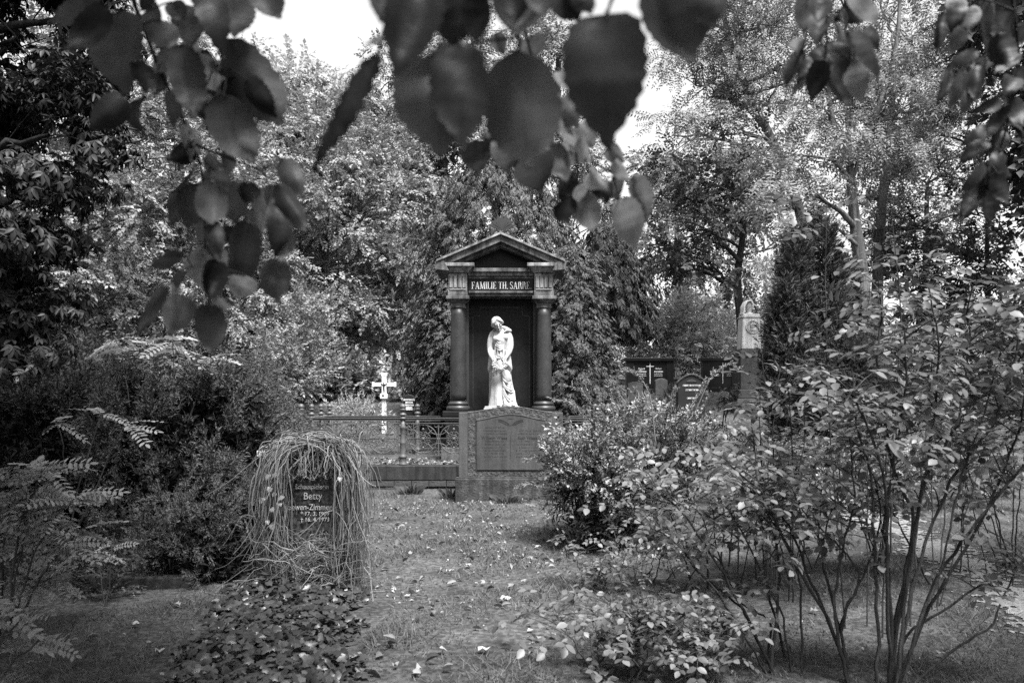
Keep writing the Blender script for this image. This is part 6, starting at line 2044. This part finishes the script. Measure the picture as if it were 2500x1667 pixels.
L3 = [(1120, -40, 1090, 190, 140, 0), (1440, -30, 1260, 120, 160, 1), (1400, -30, 1500, 140, 150, 0), (1300, 60, 1340, 150, 80, 2), (1220, 110, 1160, 270, 110, 0), (1260, 140, 1340, 260, 100, 2), (1390, 180, 1510, 470, 170, 0), (1260, 250, 1300, 450, 120, 1), (1230, 380, 1340, 610, 170, 0), (1370, 360, 1420, 590, 110, 2), (1190, 360, 1130, 580, 130, 1), (1140, 390, 1010, 570, 50, 2), (1100, 330, 1050, 480, 80, 1), (1060, 300, 980, 500, 90, 0), (1100, 230, 1050, 310, 60, 0), (1180, 0, 1170, 130, 110, 0), (1320, 330, 1350, 480, 90, 0)]
S3 = [(.0028, [(1240, -400), (1235, -60), (1225, 60), (1220, 180), (1215, 300), (1200, 360)]), (.0018, [(1225, 60), (1300, 120), (1380, 180), (1380, 350)]), (.0016, [(1220, 180), (1120, 260), (1090, 320)])]
hanging_branch('short leaf cluster hanging in front of the leaning robinia crown', 1.15, .4252, 1500, 0, S3, L3, 704, extra=5, extra_len=150)
L4 = [(1960, -20, 1930, 190, 110, 1), (1890, 70, 1850, 310, 70, 1), (2130, 10, 2160, 350, 230, 1), (1990, 150, 1930, 310, 110, 0), (2080, 300, 1900, 400, 80, 0), (1920, 410, 1850, 600, 70, 0), (2010, 420, 1920, 620, 100, 0), (2020, 500, 1980, 670, 90, 0), (2110, 370, 2070, 590, 90, 1), (2300, 60, 2290, 320, 150, 1), (2320, 310, 2180, 420, 70, 1), (2200, 570, 2030, 650, 70, 1), (2230, 620, 2140, 790, 80, 1),
      (2170, 740, 1990, 840, 90, 1), (2140, 820, 1970, 950, 90, 1), (2240, 720, 2210, 980, 90, 1), (2200, 1000, 2260, 1170, 100, 1), (2150, 960, 2160, 1300, 120, 1), (2140, 950, 1990, 1270, 100, 1), (2110, 940, 1960, 1110, 80, 1), (2260, 730, 2340, 830, 80, 1), (2290, 450, 2230, 570, 80, 1), (2300, 560, 2350, 720, 80, 1), (2220, 880, 2150, 1010, 80, 1), (2250, -40, 2240, 160, 160, 1), (2040, 40, 2030, 180, 100, 1), (2330, 380, 2360, 520, 80, 1), (2200, 200, 2260, 380, 120, 1)]
S4 = [(.0032, [(2240, -400), (2280, -50), (2310, 150), (2320, 330), (2290, 500), (2270, 650), (2240, 780), (2200, 900), (2150, 960)]), (.002, [(2290, 60), (2140, 0), (1980, -20)]), (.0018, [(2315, 250), (2180, 320), (2060, 330), (2010, 430)]), (.0016, [(2260, 680), (2180, 740), (2130, 830)])]
hanging_branch('dark drooping branch with narrow leaves before the split stem tree', 1.35, .4252, 1500, 0, S4, L4, 705, extra=16, extra_len=130)

# unseen trees added beside the view to shade its corners
make_tree('added_shade_tree', 'unseen broad linden added to shade the junipers', 4.5, [(-1500, 985), (-1500, 300), (-1480, -600), (-1450, -1600)], .3,
          [(-1300, -100, 0, 500, 420), (-1000, -500, .5, 480, 380), (-1500, -900, 0, 700, 500), (-1100, 100, 1.5, 350, 300), (-3400, -700, -2.6, 900, 800)], 'canopy', T_BROAD_BIG, .5, 14, 131, twigs=False)
make_tree('added_shade_tree', 'unseen broad linden added to shade the rose canes', 3.6, [(4600, 985), (4600, 300), (4580, -600), (4550, -1900)], .3,
          [(4600, -300, 0, 700, 500), (4600, -1300, 0, 900, 600), (6400, -900, -1.8, 1500, 1200)], 'canopy', T_BROAD_BIG, .5, 14, 132, twigs=False)

def overhead_linden():
    """the tree the branches hang from: trunk behind the camera, crown over it"""
    rng = np.random.default_rng(91)
    o = root('overhead_linden', (1.6, -3.2, 0), 'large linden standing behind the viewpoint, its crown spreading overhead', 'tree')
    tb = TB()
    tb.tube([(1.6, -3.2, -.1), (1.55, -3.1, 1.5), (1.4, -2.9, 3.2), (1.2, -2.6, 5.5), (1.0, -2.3, 8)], [.34, .27, .24, .18, .06], 12)
    for e in ((-2.8, 1.2, 3.4), (.2, 1.4, 3.0), (3.6, 1.2, 3.5), (-4.5, -3, 4.2), (5.5, -3.5, 4.5), (1, -7, 5), (-5.2, 4.6, 6.6)):
        tb.tube(bez(np.array([1.4, -2.9, 3.0]), np.array([(1.4 + e[0]) / 2, (-2.9 + e[1]) / 2, e[2] + .5]), np.array(e), 9), np.linspace(.12, .02, 9), 7)
    mobj('trunk', tb.mesh('trunk', M['bark'], True), o)
    n = 5600
    c = np.array([(-2.6, .4, 3.9), (-3.2, .3, 3.9), (3.4, .4, 4.0), (-4.6, -2.5, 4.6), (5.6, -3, 4.8), (1, -6, 5.2), (1, -2.5, 6.6), (-1.5, 1.6, 4.6), (-1.2, 1.2, 4.3), (-2.6, 2.4, 4.9), (-3.6, 3.6, 5.7), (-4.8, 5.0, 6.8), (-6.0, 3.2, 5.6), (-5.6, 4.2, 6.2), (-3.4, 4.2, 6.0), (-2.0, 1.6, 4.4)])[rng.integers(0, 16, n)]  # left clumps added out of view to shade the junipers and near corner
    pos = c + unit(rng.normal(0, 1, (n, 3))) * rng.uniform(.3, 1, (n, 1)) * np.array([1.9, 1.5, 1.2])
    # nothing of the crown may hang into the view
    yy = np.maximum(pos[:, 1] + .6, .05)
    keep = (pos[:, 2] - .8 - HC) / yy > 1.0 / F * 985 * 1.12
    pos = pos[keep]; n = len(pos)
    d = rng.normal(0, 1, (n, 3)); d[:, 2] -= .4
    up = np.array([0, 0, 1.0]) + rng.normal(0, .4, (n, 3))
    mobj('crown', scatter(T_BROAD_BIG, pos, frames(d, up), .45 * rng.uniform(.7, 1.2, n), rng).mesh('crown', M['canopy']), o, 'stuff')
overhead_linden()

# unseen trees added on the viewer's side to close off the low sky
src = [o for o in bpy.data.objects if o.name.startswith(('dense_maple', 'broad_maple')) and o.parent is None]
ring = [(-13, -1), (-9, -10), (-2, -14), (6, -13), (12, -7), (15, 1)]
for i, (x, y) in enumerate(ring):
    s = src[i % len(src)]
    c = s.copy(); COL.objects.link(c)
    c.name = 'added_ring_tree'
    c.location = (x, y, GZ(x, y)); c.scale = (1.7, 1.7, 1.55); c.rotation_euler = (0, 0, i * 1.3)
    tag(c, 'unseen leafy tree added behind the viewpoint to block the low sky', 'tree', 'unseen trees added round the viewpoint to block low sky')
    for ch in s.children:
        k = ch.copy(); COL.objects.link(k); k.parent = c
